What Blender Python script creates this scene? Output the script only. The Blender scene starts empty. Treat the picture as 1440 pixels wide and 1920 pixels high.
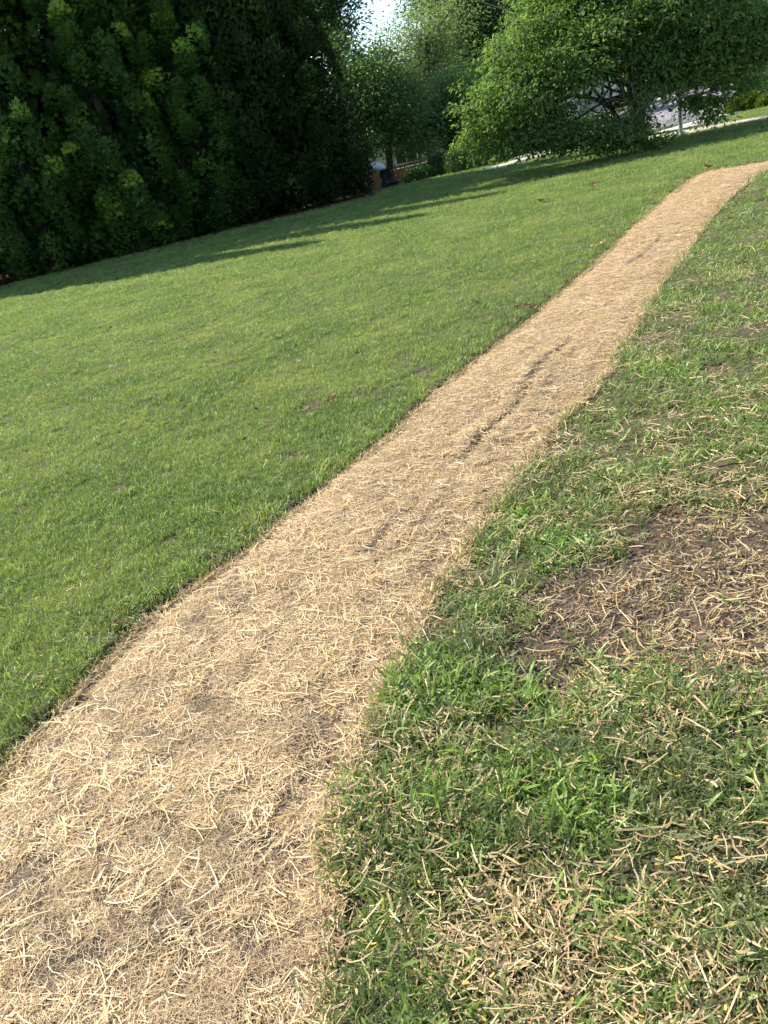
import bpy, bmesh, math, random
import numpy as np
from mathutils import Vector, Matrix, Euler

random.seed(7)
RNG = np.random.default_rng(7)
C = bpy.context.scene.collection
sc = bpy.context.scene
R = math.radians

# ------------------------------------------------------------------ camera
FPX = 1500.0                      # focal length in pixels of the 1440 x 1920 photograph
CAM_H, ROLL, PITCH = 1.6, R(13), R(25)
Fw = Vector((0, math.cos(PITCH), -math.sin(PITCH)))
U0 = Vector((0, math.sin(PITCH), math.cos(PITCH)))
X0 = Vector((1, 0, 0))
Xc = math.cos(ROLL) * X0 - math.sin(ROLL) * U0
Yc = math.sin(ROLL) * X0 + math.cos(ROLL) * U0
cam_data = bpy.data.cameras.new('camera')
cam = bpy.data.objects.new('camera', cam_data)
C.objects.link(cam)
cam_data.sensor_fit = 'VERTICAL'
cam_data.sensor_height = 36.0
cam_data.lens = FPX / 1920 * 36.0
cam_data.clip_start, cam_data.clip_end = 0.05, 2000
M = Matrix((Xc, Yc, -Fw)).transposed().to_4x4()
M.translation = Vector((0, 0, CAM_H))
cam.matrix_world = M
sc.camera = cam

# ------------------------------------------------------------------ light
SUN_EL = R(48)
SUN_AZ = R(-57)  # measured from +Y towards +X: behind the hedge, to the left
sun_dir = Vector((math.sin(SUN_AZ) * math.cos(SUN_EL), math.cos(SUN_AZ) * math.cos(SUN_EL), math.sin(SUN_EL)))
w = bpy.data.worlds.new('World'); sc.world = w; w.use_nodes = True
nt = w.node_tree; nt.nodes.clear()
sky = nt.nodes.new('ShaderNodeTexSky'); sky.sky_type = 'NISHITA'; sky.sun_disc = False
sky.sun_elevation = SUN_EL; sky.sun_rotation = SUN_AZ
sky.air_density = 1.0; sky.dust_density = 0.3; sky.ozone_density = 1.6
bg = nt.nodes.new('ShaderNodeBackground'); bg.inputs['Strength'].default_value = 0.13
wo = nt.nodes.new('ShaderNodeOutputWorld')
nt.links.new(sky.outputs[0], bg.inputs['Color']); nt.links.new(bg.outputs[0], wo.inputs['Surface'])
sd = bpy.data.lights.new('sun', 'SUN'); sd.energy = 4.6; sd.angle = R(0.55); sd.color = (1.0, 0.93, 0.82)
sun = bpy.data.objects.new('sun', sd); C.objects.link(sun)
sun.rotation_euler = sun_dir.to_track_quat('Z', 'Y').to_euler()
sun.location = sun_dir * 60
sc.view_settings.view_transform = 'Standard'; sc.view_settings.look = 'None'
sc.view_settings.gamma = 1.0; sc.view_settings.exposure = 1.02
sc.view_settings.use_curve_mapping = False
sc.cycles.max_bounces = 6; sc.cycles.transparent_max_bounces = 4
sc.cycles.diffuse_bounces = 3; sc.cycles.glossy_bounces = 2; sc.cycles.transmission_bounces = 4
sc.cycles.sample_clamp_indirect = 6.0

# ------------------------------------------------------------------ noise and terrain
_tab = np.random.default_rng(99).random((256, 256))
def vnoise(x, y, s=1.0, seed=0):
    x = np.asarray(x, float) / s + seed * 17.31; y = np.asarray(y, float) / s + seed * 9.77
    xi = np.floor(x).astype(int); yi = np.floor(y).astype(int)
    fx = x - xi; fy = y - yi; fx = fx * fx * (3 - 2 * fx); fy = fy * fy * (3 - 2 * fy)
    g = lambda a, b: _tab[a & 255, b & 255]
    return (g(xi, yi) * (1 - fx) + g(xi + 1, yi) * fx) * (1 - fy) + (g(xi, yi + 1) * (1 - fx) + g(xi + 1, yi + 1) * fx) * fy
def fbm(x, y, s=1.0, seed=0, o=4):
    t = 0; a = 0.5; n = 0
    for k in range(o):
        t = t + a * vnoise(x, y, s / 2 ** k, seed + k * 3); n += a; a *= 0.5
    return t / n
def smooth(a, b, x):
    t = np.clip((np.asarray(x, float) - a) / (b - a), 0, 1); return t * t * (3 - 2 * t)

def base_h(x, y):
    x = np.asarray(x, float); y = np.asarray(y, float)
    d = np.hypot(x, y)
    h = 0.05 * (fbm(x, y, 3.2, 1, 2) - 0.5) * smooth(2, 6, d)
    h = h - 1.15 * smooth(25.6, 31.0, y) * (1 - smooth(4.5, 8.0, x)) * smooth(-3.0, 0.5, x)
    h = h - 0.10 * smooth(22, 26, y) * smooth(8.0, 9.5, x)
    return h

def at(px, py, z=None):
    """pixel of the photograph -> point of the ground it shows"""
    d = Fw + (px - 720) / FPX * Xc - (py - 960) / FPX * Yc
    t = -CAM_H / d.z
    p = Vector((0, 0, CAM_H)) + t * d
    for _ in range(3):
        h = float(base_h(p.x, p.y)) if z is None else z
        t = (h - CAM_H) / d.z; p = Vector((0, 0, CAM_H)) + t * d
    return p
def at_y(px, py, y):
    d = Fw + (px - 720) / FPX * Xc - (py - 960) / FPX * Yc
    return Vector((0, 0, CAM_H)) + d * (y / d.y)

# edges of the straw blanket, from the photograph
Lpx = [(-900, 2500), (-420, 1930), (-250, 1730), (-170, 1640), (-60, 1530), (0, 1462), (50, 1390), (110, 1325), (180, 1255), (250, 1180), (330, 1120), (420, 1060), (520, 985), (620, 900), (700, 838),
       (760, 785), (815, 735), (870, 690), (940, 638), (1000, 590), (1080, 520), (1160, 450), (1210, 405), (1250, 370), (1300, 332), (1322, 319), (1380, 311), (1450, 299), (1560, 280)]
Rpx = [(600, 2700), (600, 2400), (600, 2150), (598, 2000), (600, 1900), (606, 1780), (622, 1640), (632, 1560), (650, 1480), (680, 1400), (720, 1310), (755, 1235), (790, 1160), (840, 1080), (890, 1010), (935, 950), (965, 900),
       (1010, 835), (1060, 780), (1125, 720), (1175, 640), (1200, 590), (1235, 535), (1280, 480), (1330, 412), (1370, 370), (1410, 338), (1450, 312), (1560, 290)]
def resample(P, n):
    P = np.array([[p.x, p.y] for p in P]); s = np.r_[0, np.cumsum(np.hypot(*np.diff(P, axis=0).T))]
    # a little rounding of the polyline
    t = np.linspace(0, s[-1], n); Q = np.c_[np.interp(t, s, P[:, 0]), np.interp(t, s, P[:, 1])]
    k = max(3, n // 60) | 1
    pad = np.r_[np.repeat(Q[:1], k // 2, 0), Q, np.repeat(Q[-1:], k // 2, 0)]
    return np.stack([np.convolve(pad[:, i], np.ones(k) / k, 'valid') for i in (0, 1)], 1)
NV = 620
# rows are pinned by matching features on both edges (pairs of arc fractions)
LW = resample([at(*q, z=0) for q in Lpx], NV); RW = resample([at(*q, z=0) for q in Rpx], NV)
_wob = np.linspace(0, 60, NV)
_dir = RW - LW; _dir /= np.linalg.norm(_dir, axis=1)[:, None]
LW += _dir * ((fbm(_wob, 0 * _wob, 0.8, 5, 3) - 0.5) * 0.05)[:, None]
RW += _dir * ((fbm(_wob, 0 * _wob, 0.7, 8, 3) - 0.5) * 0.06)[:, None]
STRIP = np.r_[LW, RW[::-1]]
def in_poly(x, y, P):
    x = np.asarray(x); y = np.asarray(y); ins = np.zeros(x.shape, bool); n = len(P)
    for i in range(n):
        x1, y1 = P[i]; x2, y2 = P[(i + 1) % n]
        c = (y1 > y) != (y2 > y)
        if y1 != y2: ins ^= c & (x < (x2 - x1) * (y - y1) / (y2 - y1) + x1)
    return ins
def seg_dist(x, y, P):
    x = np.asarray(x, float); y = np.asarray(y, float); best = np.full(x.shape, 1e9)
    for i in range(len(P) - 1):
        a = P[i]; s = P[i + 1] - a; L2 = s @ s + 1e-12
        t = np.clip(((x - a[0]) * s[0] + (y - a[1]) * s[1]) / L2, 0, 1)
        best = np.minimum(best, (x - a[0] - t * s[0]) ** 2 + (y - a[1] - t * s[1]) ** 2)
    return np.sqrt(best)
SP = np.r_[LW[::6], RW[::-6]]
LD, RD = LW[::8], RW[::8]
def pxpoly(pts): return np.array([[p.x, p.y] for p in (at(*q, z=0) for q in pts)])
SOIL = pxpoly([(950, 1200), (985, 1150), (1010, 1105), (1070, 1055), (1130, 1035), (1190, 1000), (1250, 965), (1330, 948), (1440, 935), (1700, 905), (1720, 1230),
               (1450, 1262), (1330, 1262), (1230, 1240), (1170, 1262), (1110, 1255), (1085, 1310), (1030, 1325), (985, 1295), (950, 1245)])
def sdf(x, y, P):
    d = seg_dist(x, y, np.r_[P, P[:1]]); return np.where(in_poly(x, y, P), -d, d)
BLOBS = [(at(640, 1700, 0), .11), (at(640, 1790, 0), .09), (at(628, 1870, 0), .06), (at(1000, 1515, 0), .05), (at(1320, 1880, 0), .04), (at(1050, 1335, 0), .035),
         (at(310, 1020, 0), .09), (at(575, 768, 0), .13), (at(300, 1150, 0), .05), (at(1100, 350, 0), .12), (at(800, 692, 0), .12), (at(765, 828, 0), .10), (at(690, 735, 0), .07), (at(400, 1048, 0), .07), (at(540, 850, 0), .06), (at(840, 1330, 0), .05), (at(1180, 1480, 0), .05), (at(1420, 1480, 0), .05), (at(1330, 690, 0), .10), (at(1290, 600, 0), .10)]
FBLOBS = [(at(1160, 303, 0), 0.85), (at(1190, 306, 0), 0.6)]
def soilness(x, y):
    """1 = bare soil, 0 = turf"""
    x = np.asarray(x, float); y = np.asarray(y, float)
    s = np.zeros(x.shape)
    near = (x > -1.6) & (x < 3.5) & (y < 4.5)
    if near.any():
        dd = sdf(x[near], y[near], SOIL) + (fbm(x[near], y[near], 0.22, 4, 3) - 0.5) * 0.34 + (vnoise(x[near], y[near], 0.035, 9) - 0.5) * 0.08
        s[near] = np.maximum(s[near], 1 - smooth(-0.02, 0.12, dd))
    for p, r in BLOBS:
        d = np.hypot(x - p.x, y - p.y) / r + (fbm(x, y, r * 1.2, 6, 2) - 0.5) * 1.1
        s = np.maximum(s, 0.9 * (1 - smooth(0.65, 1.05, d)))
    return s

def H(x, y, full=True):
    x = np.asarray(x, float); y = np.asarray(y, float)
    h = base_h(x, y)
    near = (np.hypot(x, y) < 24) & (x > -3.5)
    if near.any():
        xn, yn = x[near], y[near]
        ins = in_poly(xn, yn, SP); dl = seg_dist(xn, yn, LD); dr = seg_dist(xn, yn, RD)
        dep = np.where(ins, 0.06, 0.06 * (1 - smooth(0.03, 0.06, dl)) )
        dep = np.where(ins, dep * smooth(0, 0.03, dr), dep)
        h[near] -= dep
        so = soilness(xn, yn)
        h[near] += so * (-0.012 + 0.018 * (fbm(xn, yn, 0.09, 12, 3) - 0.5))
        h[near] += 0.02 * (fbm(xn, yn, 0.5, 14, 2) - 0.5)
    return h

# ------------------------------------------------------------------ mesh helpers
def raw_mesh(name, V, F, mat=None, attrs=None, smooth_sh=False):
    """V (n,3), F (m,k) all faces with k corners; attrs: name -> (domain, array)"""
    V = np.asarray(V, np.float32); F = np.asarray(F, np.int32)
    me = bpy.data.meshes.new(name); k = F.shape[1] if F.size else 3
    me.vertices.add(len(V)); me.vertices.foreach_set('co', V.ravel())
    if F.size:
        me.loops.add(F.size); me.loops.foreach_set('vertex_index', F.ravel())
        me.polygons.add(len(F)); me.polygons.foreach_set('loop_start', np.arange(0, F.size, k, dtype=np.int32))
        me.polygons.foreach_set('loop_total', np.full(len(F), k, np.int32))
    me.update(calc_edges=True)
    for a, (dom, arr) in (attrs or {}).items():
        arr = np.asarray(arr)
        if arr.ndim == 2:
            at_ = me.attributes.new(a, 'FLOAT_VECTOR', dom); at_.data.foreach_set('vector', arr.astype(np.float32).ravel())
        elif arr.dtype.kind == 'i':
            at_ = me.attributes.new(a, 'INT', dom); at_.data.foreach_set('value', arr.astype(np.int32))
        else:
            at_ = me.attributes.new(a, 'FLOAT', dom); at_.data.foreach_set('value', arr.astype(np.float32))
    if mat: me.materials.append(mat)
    if smooth_sh and F.size: me.polygons.foreach_set('use_smooth', np.ones(len(F), bool))
    return me
def link(name, me, parent=None, loc=(0, 0, 0), rz=0.0):
    o = bpy.data.objects.new(name, me); C.objects.link(o); o.location = loc; o.rotation_euler = (0, 0, rz)
    if parent: o.parent = parent
    return o
def tag(o, label=None, cat=None, group=None, kind=None):
    if label: o['label'] = label
    if cat: o['category'] = cat
    if group: o['group'] = group
    if kind: o['kind'] = kind
    return o
def empty(name, loc, rz=0.0):
    o = bpy.data.objects.new(name, None); C.objects.link(o); o.location = loc; o.rotation_euler = (0, 0, rz)
    o.empty_display_size = 0.3
    return o
def copy_tree(o, parent=None):
    c = o.copy(); C.objects.link(c); c.parent = parent
    for ch in list(o.children): copy_tree(ch, c)
    return c
def bm_obj(name, bm, mat, parent=None, loc=(0, 0, 0), rz=0.0, sm=False):
    me = bpy.data.meshes.new(name); bm.to_mesh(me); bm.free()
    if mat: me.materials.append(mat)
    if sm:
        for p in me.polygons: p.use_smooth = True
    return link(name, me, parent, loc, rz)
def box(bm, x0, x1, y0, y1, z0, z1, bev=0.0):
    r = bmesh.ops.create_cube(bm, size=1.0)
    for v in r['verts']:
        v.co = Vector(((x0 + x1) / 2 + v.co.x * (x1 - x0), (y0 + y1) / 2 + v.co.y * (y1 - y0), (z0 + z1) / 2 + v.co.z * (z1 - z0)))
    if bev:
        es = list({e for v in r['verts'] for e in v.link_edges})
        bmesh.ops.bevel(bm, geom=es, offset=bev, segments=1, affect='EDGES')
def tube_arrays(path, rad, n=6):
    """tapered tube along path -> V, F(quads)"""
    path = np.asarray(path, float); rad = np.asarray(rad, float)
    T = np.gradient(path, axis=0); T /= np.linalg.norm(T, axis=1)[:, None] + 1e-9
    ref = np.array([0.31, 0.17, 0.93]); ref2 = np.array([1., .1, .05])
    A = np.cross(T, ref); bad = np.linalg.norm(A, axis=1) < .25; A[bad] = np.cross(T[bad], ref2)
    A /= np.linalg.norm(A, axis=1)[:, None]; B = np.cross(T, A)
    th = np.linspace(0, 2 * np.pi, n, endpoint=False)
    V = path[:, None] + rad[:, None, None] * (np.cos(th)[None, :, None] * A[:, None] + np.sin(th)[None, :, None] * B[:, None])
    m = len(path); i = np.arange(m - 1)[:, None] * n; j = np.arange(n)[None]; j2 = (j + 1) % n
    F = np.stack([i + j, i + j2, i + n + j2, i + n + j], -1).reshape(-1, 4)
    return V.reshape(-1, 3), F
class Acc:
    def __init__(s): s.V = []; s.F = []; s.n = 0
    def add(s, V, F): s.V.append(V); s.F.append(F + s.n); s.n += len(V)
    def mesh(s, name, mat, sm=True): return raw_mesh(name, np.concatenate(s.V), np.concatenate(s.F), mat, smooth_sh=sm)
def wander(a, b, n, amp, rng, sag=0.0):
    a = np.asarray(a, float); b = np.asarray(b, float); t = np.linspace(0, 1, n)[:, None]
    P = a + (b - a) * t; L = np.linalg.norm(b - a)
    ph = rng.random(3) * 6.28; k = 1.5 + rng.random(3) * 3
    P += amp * L * np.sin(t * k * 2 + ph) * np.sin(t * np.pi) 
    P[:, 2] += sag * L * np.sin(t[:, 0] * np.pi)
    return P

# ------------------------------------------------------------------ materials
def new_mat(name):
    m = bpy.data.materials.new(name); m.use_nodes = True; nt = m.node_tree
    b = nt.nodes['Principled BSDF']; out = nt.nodes['Material Output']
    return m, nt, b, out
def ramp(nt, fac, stops):
    r = nt.nodes.new('ShaderNodeValToRGB'); cr = r.color_ramp
    while len(cr.elements) > 1: cr.elements.remove(cr.elements[-1])
    cr.elements[0].position = stops[0][0]; cr.elements[0].color = (*stops[0][1], 1)
    for p, c in stops[1:]:
        e = cr.elements.new(p); e.color = (*c, 1)
    if fac is not None: nt.links.new(fac, r.inputs[0])
    return r.outputs[0]
def noise(nt, scale, detail=4, vec=None, rough=0.55, dist=0.0):
    n = nt.nodes.new('ShaderNodeTexNoise'); n.inputs['Scale'].default_value = scale; n.inputs['Detail'].default_value = detail
    n.inputs['Roughness'].default_value = rough; n.inputs['Distortion'].default_value = dist
    if vec is not None: nt.links.new(vec, n.inputs['Vector'])
    return n.outputs[0]
def geo_pos(nt):
    return nt.nodes.new('ShaderNodeNewGeometry').outputs['Position']
def mixc(nt, fac, a, b, mode='MIX'):
    m = nt.nodes.new('ShaderNodeMix'); m.data_type = 'RGBA'; m.blend_type = mode
    for s, v in ((m.inputs[0], fac), (m.inputs[6], a), (m.inputs[7], b)):
        if hasattr(v, 'default_value') or hasattr(v, 'is_output'): nt.links.new(v, s)
        elif isinstance(v, (int, float)): s.default_value = v
        else: s.default_value = (*v, 1)
    return m.outputs[2]
def mth(nt, op, a, b=None, clamp=False):
    m = nt.nodes.new('ShaderNodeMath'); m.operation = op; m.use_clamp = clamp
    for s, v in ((m.inputs[0], a), (m.inputs[1], b)):
        if v is None: continue
        if isinstance(v, (int, float)): s.default_value = v
        else: nt.links.new(v, s)
    return m.outputs[0]
def attr(nt, name):
    a = nt.nodes.new('ShaderNodeAttribute'); a.attribute_name = name; return a.outputs['Fac']
def bump(nt, b, h, strength=0.5, dist=0.01):
    n = nt.nodes.new('ShaderNodeBump'); n.inputs['Strength'].default_value = strength; n.inputs['Distance'].default_value = dist
    nt.links.new(h, n.inputs['Height']); nt.links.new(n.outputs[0], b.inputs['Normal'])

def leaf_mat(name, stops, trans=0.35, tcol=1.3, rough=0.5, spec=0.35, patch=None, patch_scale=0.4, patch_amt=0.5):
    """leaf or blade: colour from the 'tint' attribute (each leaf its own), part of the light passes through"""
    m, nt, b, out = new_mat(name)
    col = ramp(nt, attr(nt, 'tint'), stops)
    if patch is not None:
        pn = noise(nt, patch_scale, 4, geo_pos(nt), 0.6)
        f = mth(nt, 'MULTIPLY', ramp(nt, pn, [(0.40, (0, 0, 0)), (0.66, (1, 1, 1))]), patch_amt)
        col = mixc(nt, f, col, patch)
    nt.links.new(col, b.inputs['Base Color'])
    b.inputs['Roughness'].default_value = rough; b.inputs['Specular IOR Level'].default_value = spec
    t = nt.nodes.new('ShaderNodeBsdfTranslucent')
    tc = mixc(nt, 1.0, col, (1.0 * tcol, 1.12 * tcol, 0.55 * tcol), 'MULTIPLY')
    nt.links.new(tc, t.inputs['Color'])
    mx = nt.nodes.new('ShaderNodeMixShader'); mx.inputs[0].default_value = trans
    nt.links.new(b.outputs[0], mx.inputs[1]); nt.links.new(t.outputs[0], mx.inputs[2])
    nt.links.new(mx.outputs[0], out.inputs['Surface'])
    return m
def simple_mat(name, c0, c1, scale=5.0, rough=0.8, bumpd=0.0, metal=0.0, detail=6, obj=True):
    m, nt, b, out = new_mat(name)
    tc = nt.nodes.new('ShaderNodeTexCoord').outputs['Object'] if obj else geo_pos(nt)
    n = noise(nt, scale, detail, tc, 0.65)
    nt.links.new(ramp(nt, n, [(0.3, c0), (0.7, c1)]), b.inputs['Base Color'])
    b.inputs['Roughness'].default_value = rough; b.inputs['Metallic'].default_value = metal
    if bumpd: bump(nt, b, noise(nt, scale * 3, 6, tc, 0.7), 0.7, bumpd)
    return m

# lawn grass (fine, mown), coarse grass (right), straw, soil
M_LAWN = leaf_mat('lawn_blade', [(0.0, (0.042, 0.092, 0.022)), (0.5, (0.150, 0.232, 0.050)), (0.80, (0.285, 0.365, 0.098)), (0.88, (0.45, 0.47, 0.22)), (1.0, (0.55, 0.50, 0.31))],
                  0.42, 1.35, 0.42, 0.4, patch=(0.34, 0.365, 0.125), patch_scale=1.1, patch_amt=0.8)
M_COARSE = leaf_mat('coarse_blade', [(0.0, (0.30, 0.23, 0.13)), (0.12, (0.11, 0.135, 0.050)), (0.45, (0.175, 0.245, 0.065)), (0.8, (0.255, 0.385, 0.078)), (0.93, (0.35, 0.46, 0.12)), (1.0, (0.46, 0.42, 0.24))],
                    0.38, 1.3, 0.45, 0.4, patch=(0.19, 0.185, 0.10), patch_scale=2.6, patch_amt=0.75)
def straw_mat(name, stops, trans=0.18):
    m = leaf_mat(name, stops, trans, 1.1, 0.5, 0.35)
    return m
STRAW_STOPS = [(0.0, (0.13, 0.085, 0.05)), (0.22, (0.38, 0.25, 0.135)), (0.5, (0.61, 0.44, 0.24)), (0.78, (0.73, 0.56, 0.335)), (0.93, (0.82, 0.70, 0.46)), (1.0, (0.62, 0.40, 0.10))]
M_STRAW = straw_mat('straw', STRAW_STOPS)
M_STRAWD = straw_mat('weathered_straw', [(0.0, (0.13, 0.085, 0.05)), (0.25, (0.36, 0.24, 0.125)), (0.6, (0.56, 0.41, 0.215)), (0.88, (0.72, 0.58, 0.34)), (0.96, (0.78, 0.69, 0.50)), (1.0, (0.68, 0.45, 0.10))])

def ground_material():
    m, nt, b, out = new_mat('ground_turf_and_soil')
    P = geo_pos(nt)
    soil = ramp(nt, noise(nt, 26, 8, P, 0.7), [(0.28, (0.030, 0.022, 0.015)), (0.5, (0.088, 0.063, 0.043)), (0.72, (0.21, 0.155, 0.105))])
    turf = ramp(nt, noise(nt, 60, 8, P, 0.75), [(0.3, (0.030, 0.034, 0.016)), (0.5, (0.085, 0.085, 0.040)), (0.7, (0.21, 0.17, 0.09))])
    far = ramp(nt, noise(nt, 1.4, 8, P, 0.75), [(0.3, (0.055, 0.105, 0.022)), (0.7, (0.11, 0.165, 0.042))])
    g = nt.nodes.new('ShaderNodeNewGeometry'); sep = nt.nodes.new('ShaderNodeVectorMath'); sep.operation = 'LENGTH'
    nt.links.new(g.outputs['Position'], sep.inputs[0])
    f = nt.nodes.new('ShaderNodeMapRange'); f.inputs[1].default_value = 6; f.inputs[2].default_value = 24
    nt.links.new(sep.outputs['Value'], f.inputs[0])
    turf = mixc(nt, f.outputs[0], turf, far)
    col = mixc(nt, attr(nt, 'soil'), turf, soil)
    col = mixc(nt, attr(nt, 'mulch'), col, ramp(nt, noise(nt, 14, 6, P, 0.7), [(0.3, (0.035, 0.018, 0.010)), (0.7, (0.10, 0.048, 0.026))]))
    nt.links.new(col, b.inputs['Base Color']); b.inputs['Roughness'].default_value = 0.95
    b.inputs['Specular IOR Level'].default_value = 0.15
    bump(nt, b, noise(nt, 55, 8, P, 0.75), 0.9, 0.012)
    return m
M_GROUND = ground_material()

# ------------------------------------------------------------------ ground sheet
def axis(core0, core1, step, lo, hi, g=1.09):
    c = list(np.arange(core0, core1, step))
    s = step; v = c[-1]; up = []
    while v < hi: s = min(s * g, 60); v += s; up.append(v)
    s = step; v = c[0]; dn = []
    while v > lo: s = min(s * g, 60); v -= s; dn.append(v)
    return np.array(dn[::-1] + c + up)
gx = axis(-1.9, 3.0, 0.022, -400, 400, 1.045); gy = axis(0.5, 5.2, 0.025, -60, 600, 1.035)
X, Y = np.meshgrid(gx, gy); Z = H(X.ravel(), Y.ravel())
nx, ny = len(gx), len(gy)
ii = (np.arange(ny - 1)[:, None] * nx + np.arange(nx - 1)[None]).ravel()
GF = np.stack([ii, ii + 1, ii + 1 + nx, ii + nx], 1)
Xr, Yr = X.ravel(), Y.ravel()
so = np.zeros(len(Xr)); nearm = (Xr > -4) & (Xr < 14) & (Yr < 24)
so[nearm] = soilness(Xr[nearm], Yr[nearm])
ins = np.zeros(len(Xr), bool); ins[nearm] = in_poly(Xr[nearm], Yr[nearm], SP)
dl_ = np.full(len(Xr), 9.0); dl_[nearm] = seg_dist(Xr[nearm], Yr[nearm], LD)
so = np.maximum(so, np.where(ins | (dl_ < 0.06 + 0.06 * np.clip(fbm(Xr, Yr, 0.12, 22, 2) - 0.45, 0, 1)), 1.0, 0.0))
HEDGE_Y = lambda x: 22.3 + 0.14 * (np.asarray(x) + 8)
mu = smooth(-0.35, 0.25, Yr - HEDGE_Y(Xr) + (fbm(Xr, Yr, 0.7, 3, 3) - .5)) * (1 - smooth(26.5, 27.5, Yr)) * (1 - smooth(1.6, 2.2, Xr)) * smooth(-22, -20, Xr)
ground = link('ground', raw_mesh('ground', np.c_[Xr, Yr, Z], GF, M_GROUND, {'soil': ('POINT', so), 'mulch': ('POINT', mu)}, True))
tag(ground, kind='structure')

# ------------------------------------------------------------------ instanced scatter (stuff only)
def scatter(name, sources, pts, rot, scl, var, mats, label=None):
    """sources: list of (V, F, tint); one object whose own mesh carries the source tufts and the scatter points"""
    V = []; F = []; tint = []; isrc = []; vv = []; n = 0
    for k, (sv, sf, st) in enumerate(sources):
        V.append(sv); F.append(sf + n); tint.append(st); isrc.append(np.ones(len(sv))); vv.append(np.full(len(sv), k)); n += len(sv)
    m = len(pts)
    V.append(pts); tint.append(np.zeros(m)); isrc.append(np.zeros(m)); vv.append(var)
    V = np.concatenate(V); F = np.concatenate(F)
    R_ = np.r_[np.zeros((n, 3)), rot]; S_ = np.r_[np.ones(n), scl]
    me = raw_mesh(name, V, F, mats, {'tint': ('POINT', np.concatenate(tint).astype(float)), 'is_source': ('POINT', np.concatenate(isrc).astype(float)),
                                     'variant': ('POINT', np.concatenate(vv).astype(int)), 'rot': ('POINT', R_), 'scl': ('POINT', S_)})
    o = link(name, me)
    ng = bpy.data.node_groups.new(name + '_nodes', 'GeometryNodeTree')
    ng.interface.new_socket('Geometry', in_out='INPUT', socket_type='NodeSocketGeometry')
    ng.interface.new_socket('Geometry', in_out='OUTPUT', socket_type='NodeSocketGeometry')
    N, L = ng.nodes, ng.links
    gi, go = N.new('NodeGroupInput'), N.new('NodeGroupOutput')
    def named(nm, t):
        a = N.new('GeometryNodeInputNamedAttribute'); a.data_type = t; a.inputs['Name'].default_value = nm; return a.outputs['Attribute']
    def cmp_eq(sock, val):
        c = N.new('FunctionNodeCompare'); c.data_type = 'INT'; c.operation = 'EQUAL'; L.new(sock, c.inputs[2]); c.inputs[3].default_value = val; return c.outputs[0]
    def sep(geo, sel):
        s = N.new('GeometryNodeSeparateGeometry'); s.domain = 'POINT'; L.new(geo, s.inputs[0]); L.new(sel, s.inputs[1]); return s.outputs[0], s.outputs[1]
    c0 = N.new('FunctionNodeCompare'); c0.data_type = 'FLOAT'; c0.operation = 'GREATER_THAN'; L.new(named('is_source', 'FLOAT'), c0.inputs[0]); c0.inputs[1].default_value = 0.5
    src, ptg = sep(gi.outputs[0], c0.outputs[0])
    j = N.new('GeometryNodeJoinGeometry')
    for k in range(len(sources)):
        e = cmp_eq(named('variant', 'INT'), k)
        a, _ = sep(src, e); b, _ = sep(ptg, e)
        i = N.new('GeometryNodeInstanceOnPoints'); L.new(b, i.inputs['Points']); L.new(a, i.inputs['Instance'])
        er = N.new('FunctionNodeEulerToRotation'); L.new(named('rot', 'FLOAT_VECTOR'), er.inputs[0]); L.new(er.outputs[0], i.inputs['Rotation'])
        L.new(named('scl', 'FLOAT'), i.inputs['Scale']); L.new(i.outputs[0], j.inputs[0])
    L.new(j.outputs[0], go.inputs[0])
    md = o.modifiers.new('scatter', 'NODES'); md.node_group = ng
    tag(o, label, None, None, 'stuff')
    return o

def blades(n, rad, hmin, hmax, wmin, wmax, lean, curl, rng, seg=3, tintf=None):
    """tuft of n tapering bent blades rooted in a disc"""
    a = rng.random(n) * 6.283; r = rad * np.sqrt(rng.random(n)); base = np.c_[r * np.cos(a), r * np.sin(a), np.full(n, -0.006)]
    h = hmin + (hmax - hmin) * rng.random(n); wd = wmin + (wmax - wmin) * rng.random(n)
    b = rng.random(n) * 6.283; hd = np.c_[np.cos(b), np.sin(b), 0 * b]; sd_ = np.c_[-np.sin(b), np.cos(b), 0 * b]
    ln = lean * rng.random(n) ** 0.7; cu = curl * (0.4 + rng.random(n))
    V = np.zeros((n, 2 * seg + 1, 3)); p = base.copy(); 
    for s in range(seg + 1):
        t = s / seg; wt = wd * (1 - 0.25 * t) * (0.75 + 0.25 * min(1, 4 * t)) if s < seg else 0
        if s < seg:
            V[:, 2 * s] = p - sd_ * (wt / 2)[:, None]; V[:, 2 * s + 1] = p + sd_ * (wt / 2)[:, None]
        else: V[:, 2 * s] = p
        ang = ln + cu * t
        p = p + (h / seg)[:, None] * (hd * np.sin(ang)[:, None] + np.array([0, 0, 1.]) * np.cos(ang)[:, None])
    V[:, :, 2] = np.maximum(V[:, :, 2], -0.006)
    m = 2 * seg + 1; F = []
    for s in range(seg - 1): F += [[2 * s, 2 * s + 1, 2 * s + 3], [2 * s, 2 * s + 3, 2 * s + 2]]
    F += [[2 * seg - 2, 2 * seg - 1, 2 * seg]]
    F = (np.array(F)[None] + (np.arange(n) * m)[:, None, None]).reshape(-1, 3)
    t = rng.random(n) if tintf is None else tintf(rng, n)
    return V.reshape(-1, 3), F, np.repeat(t, m)
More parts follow.
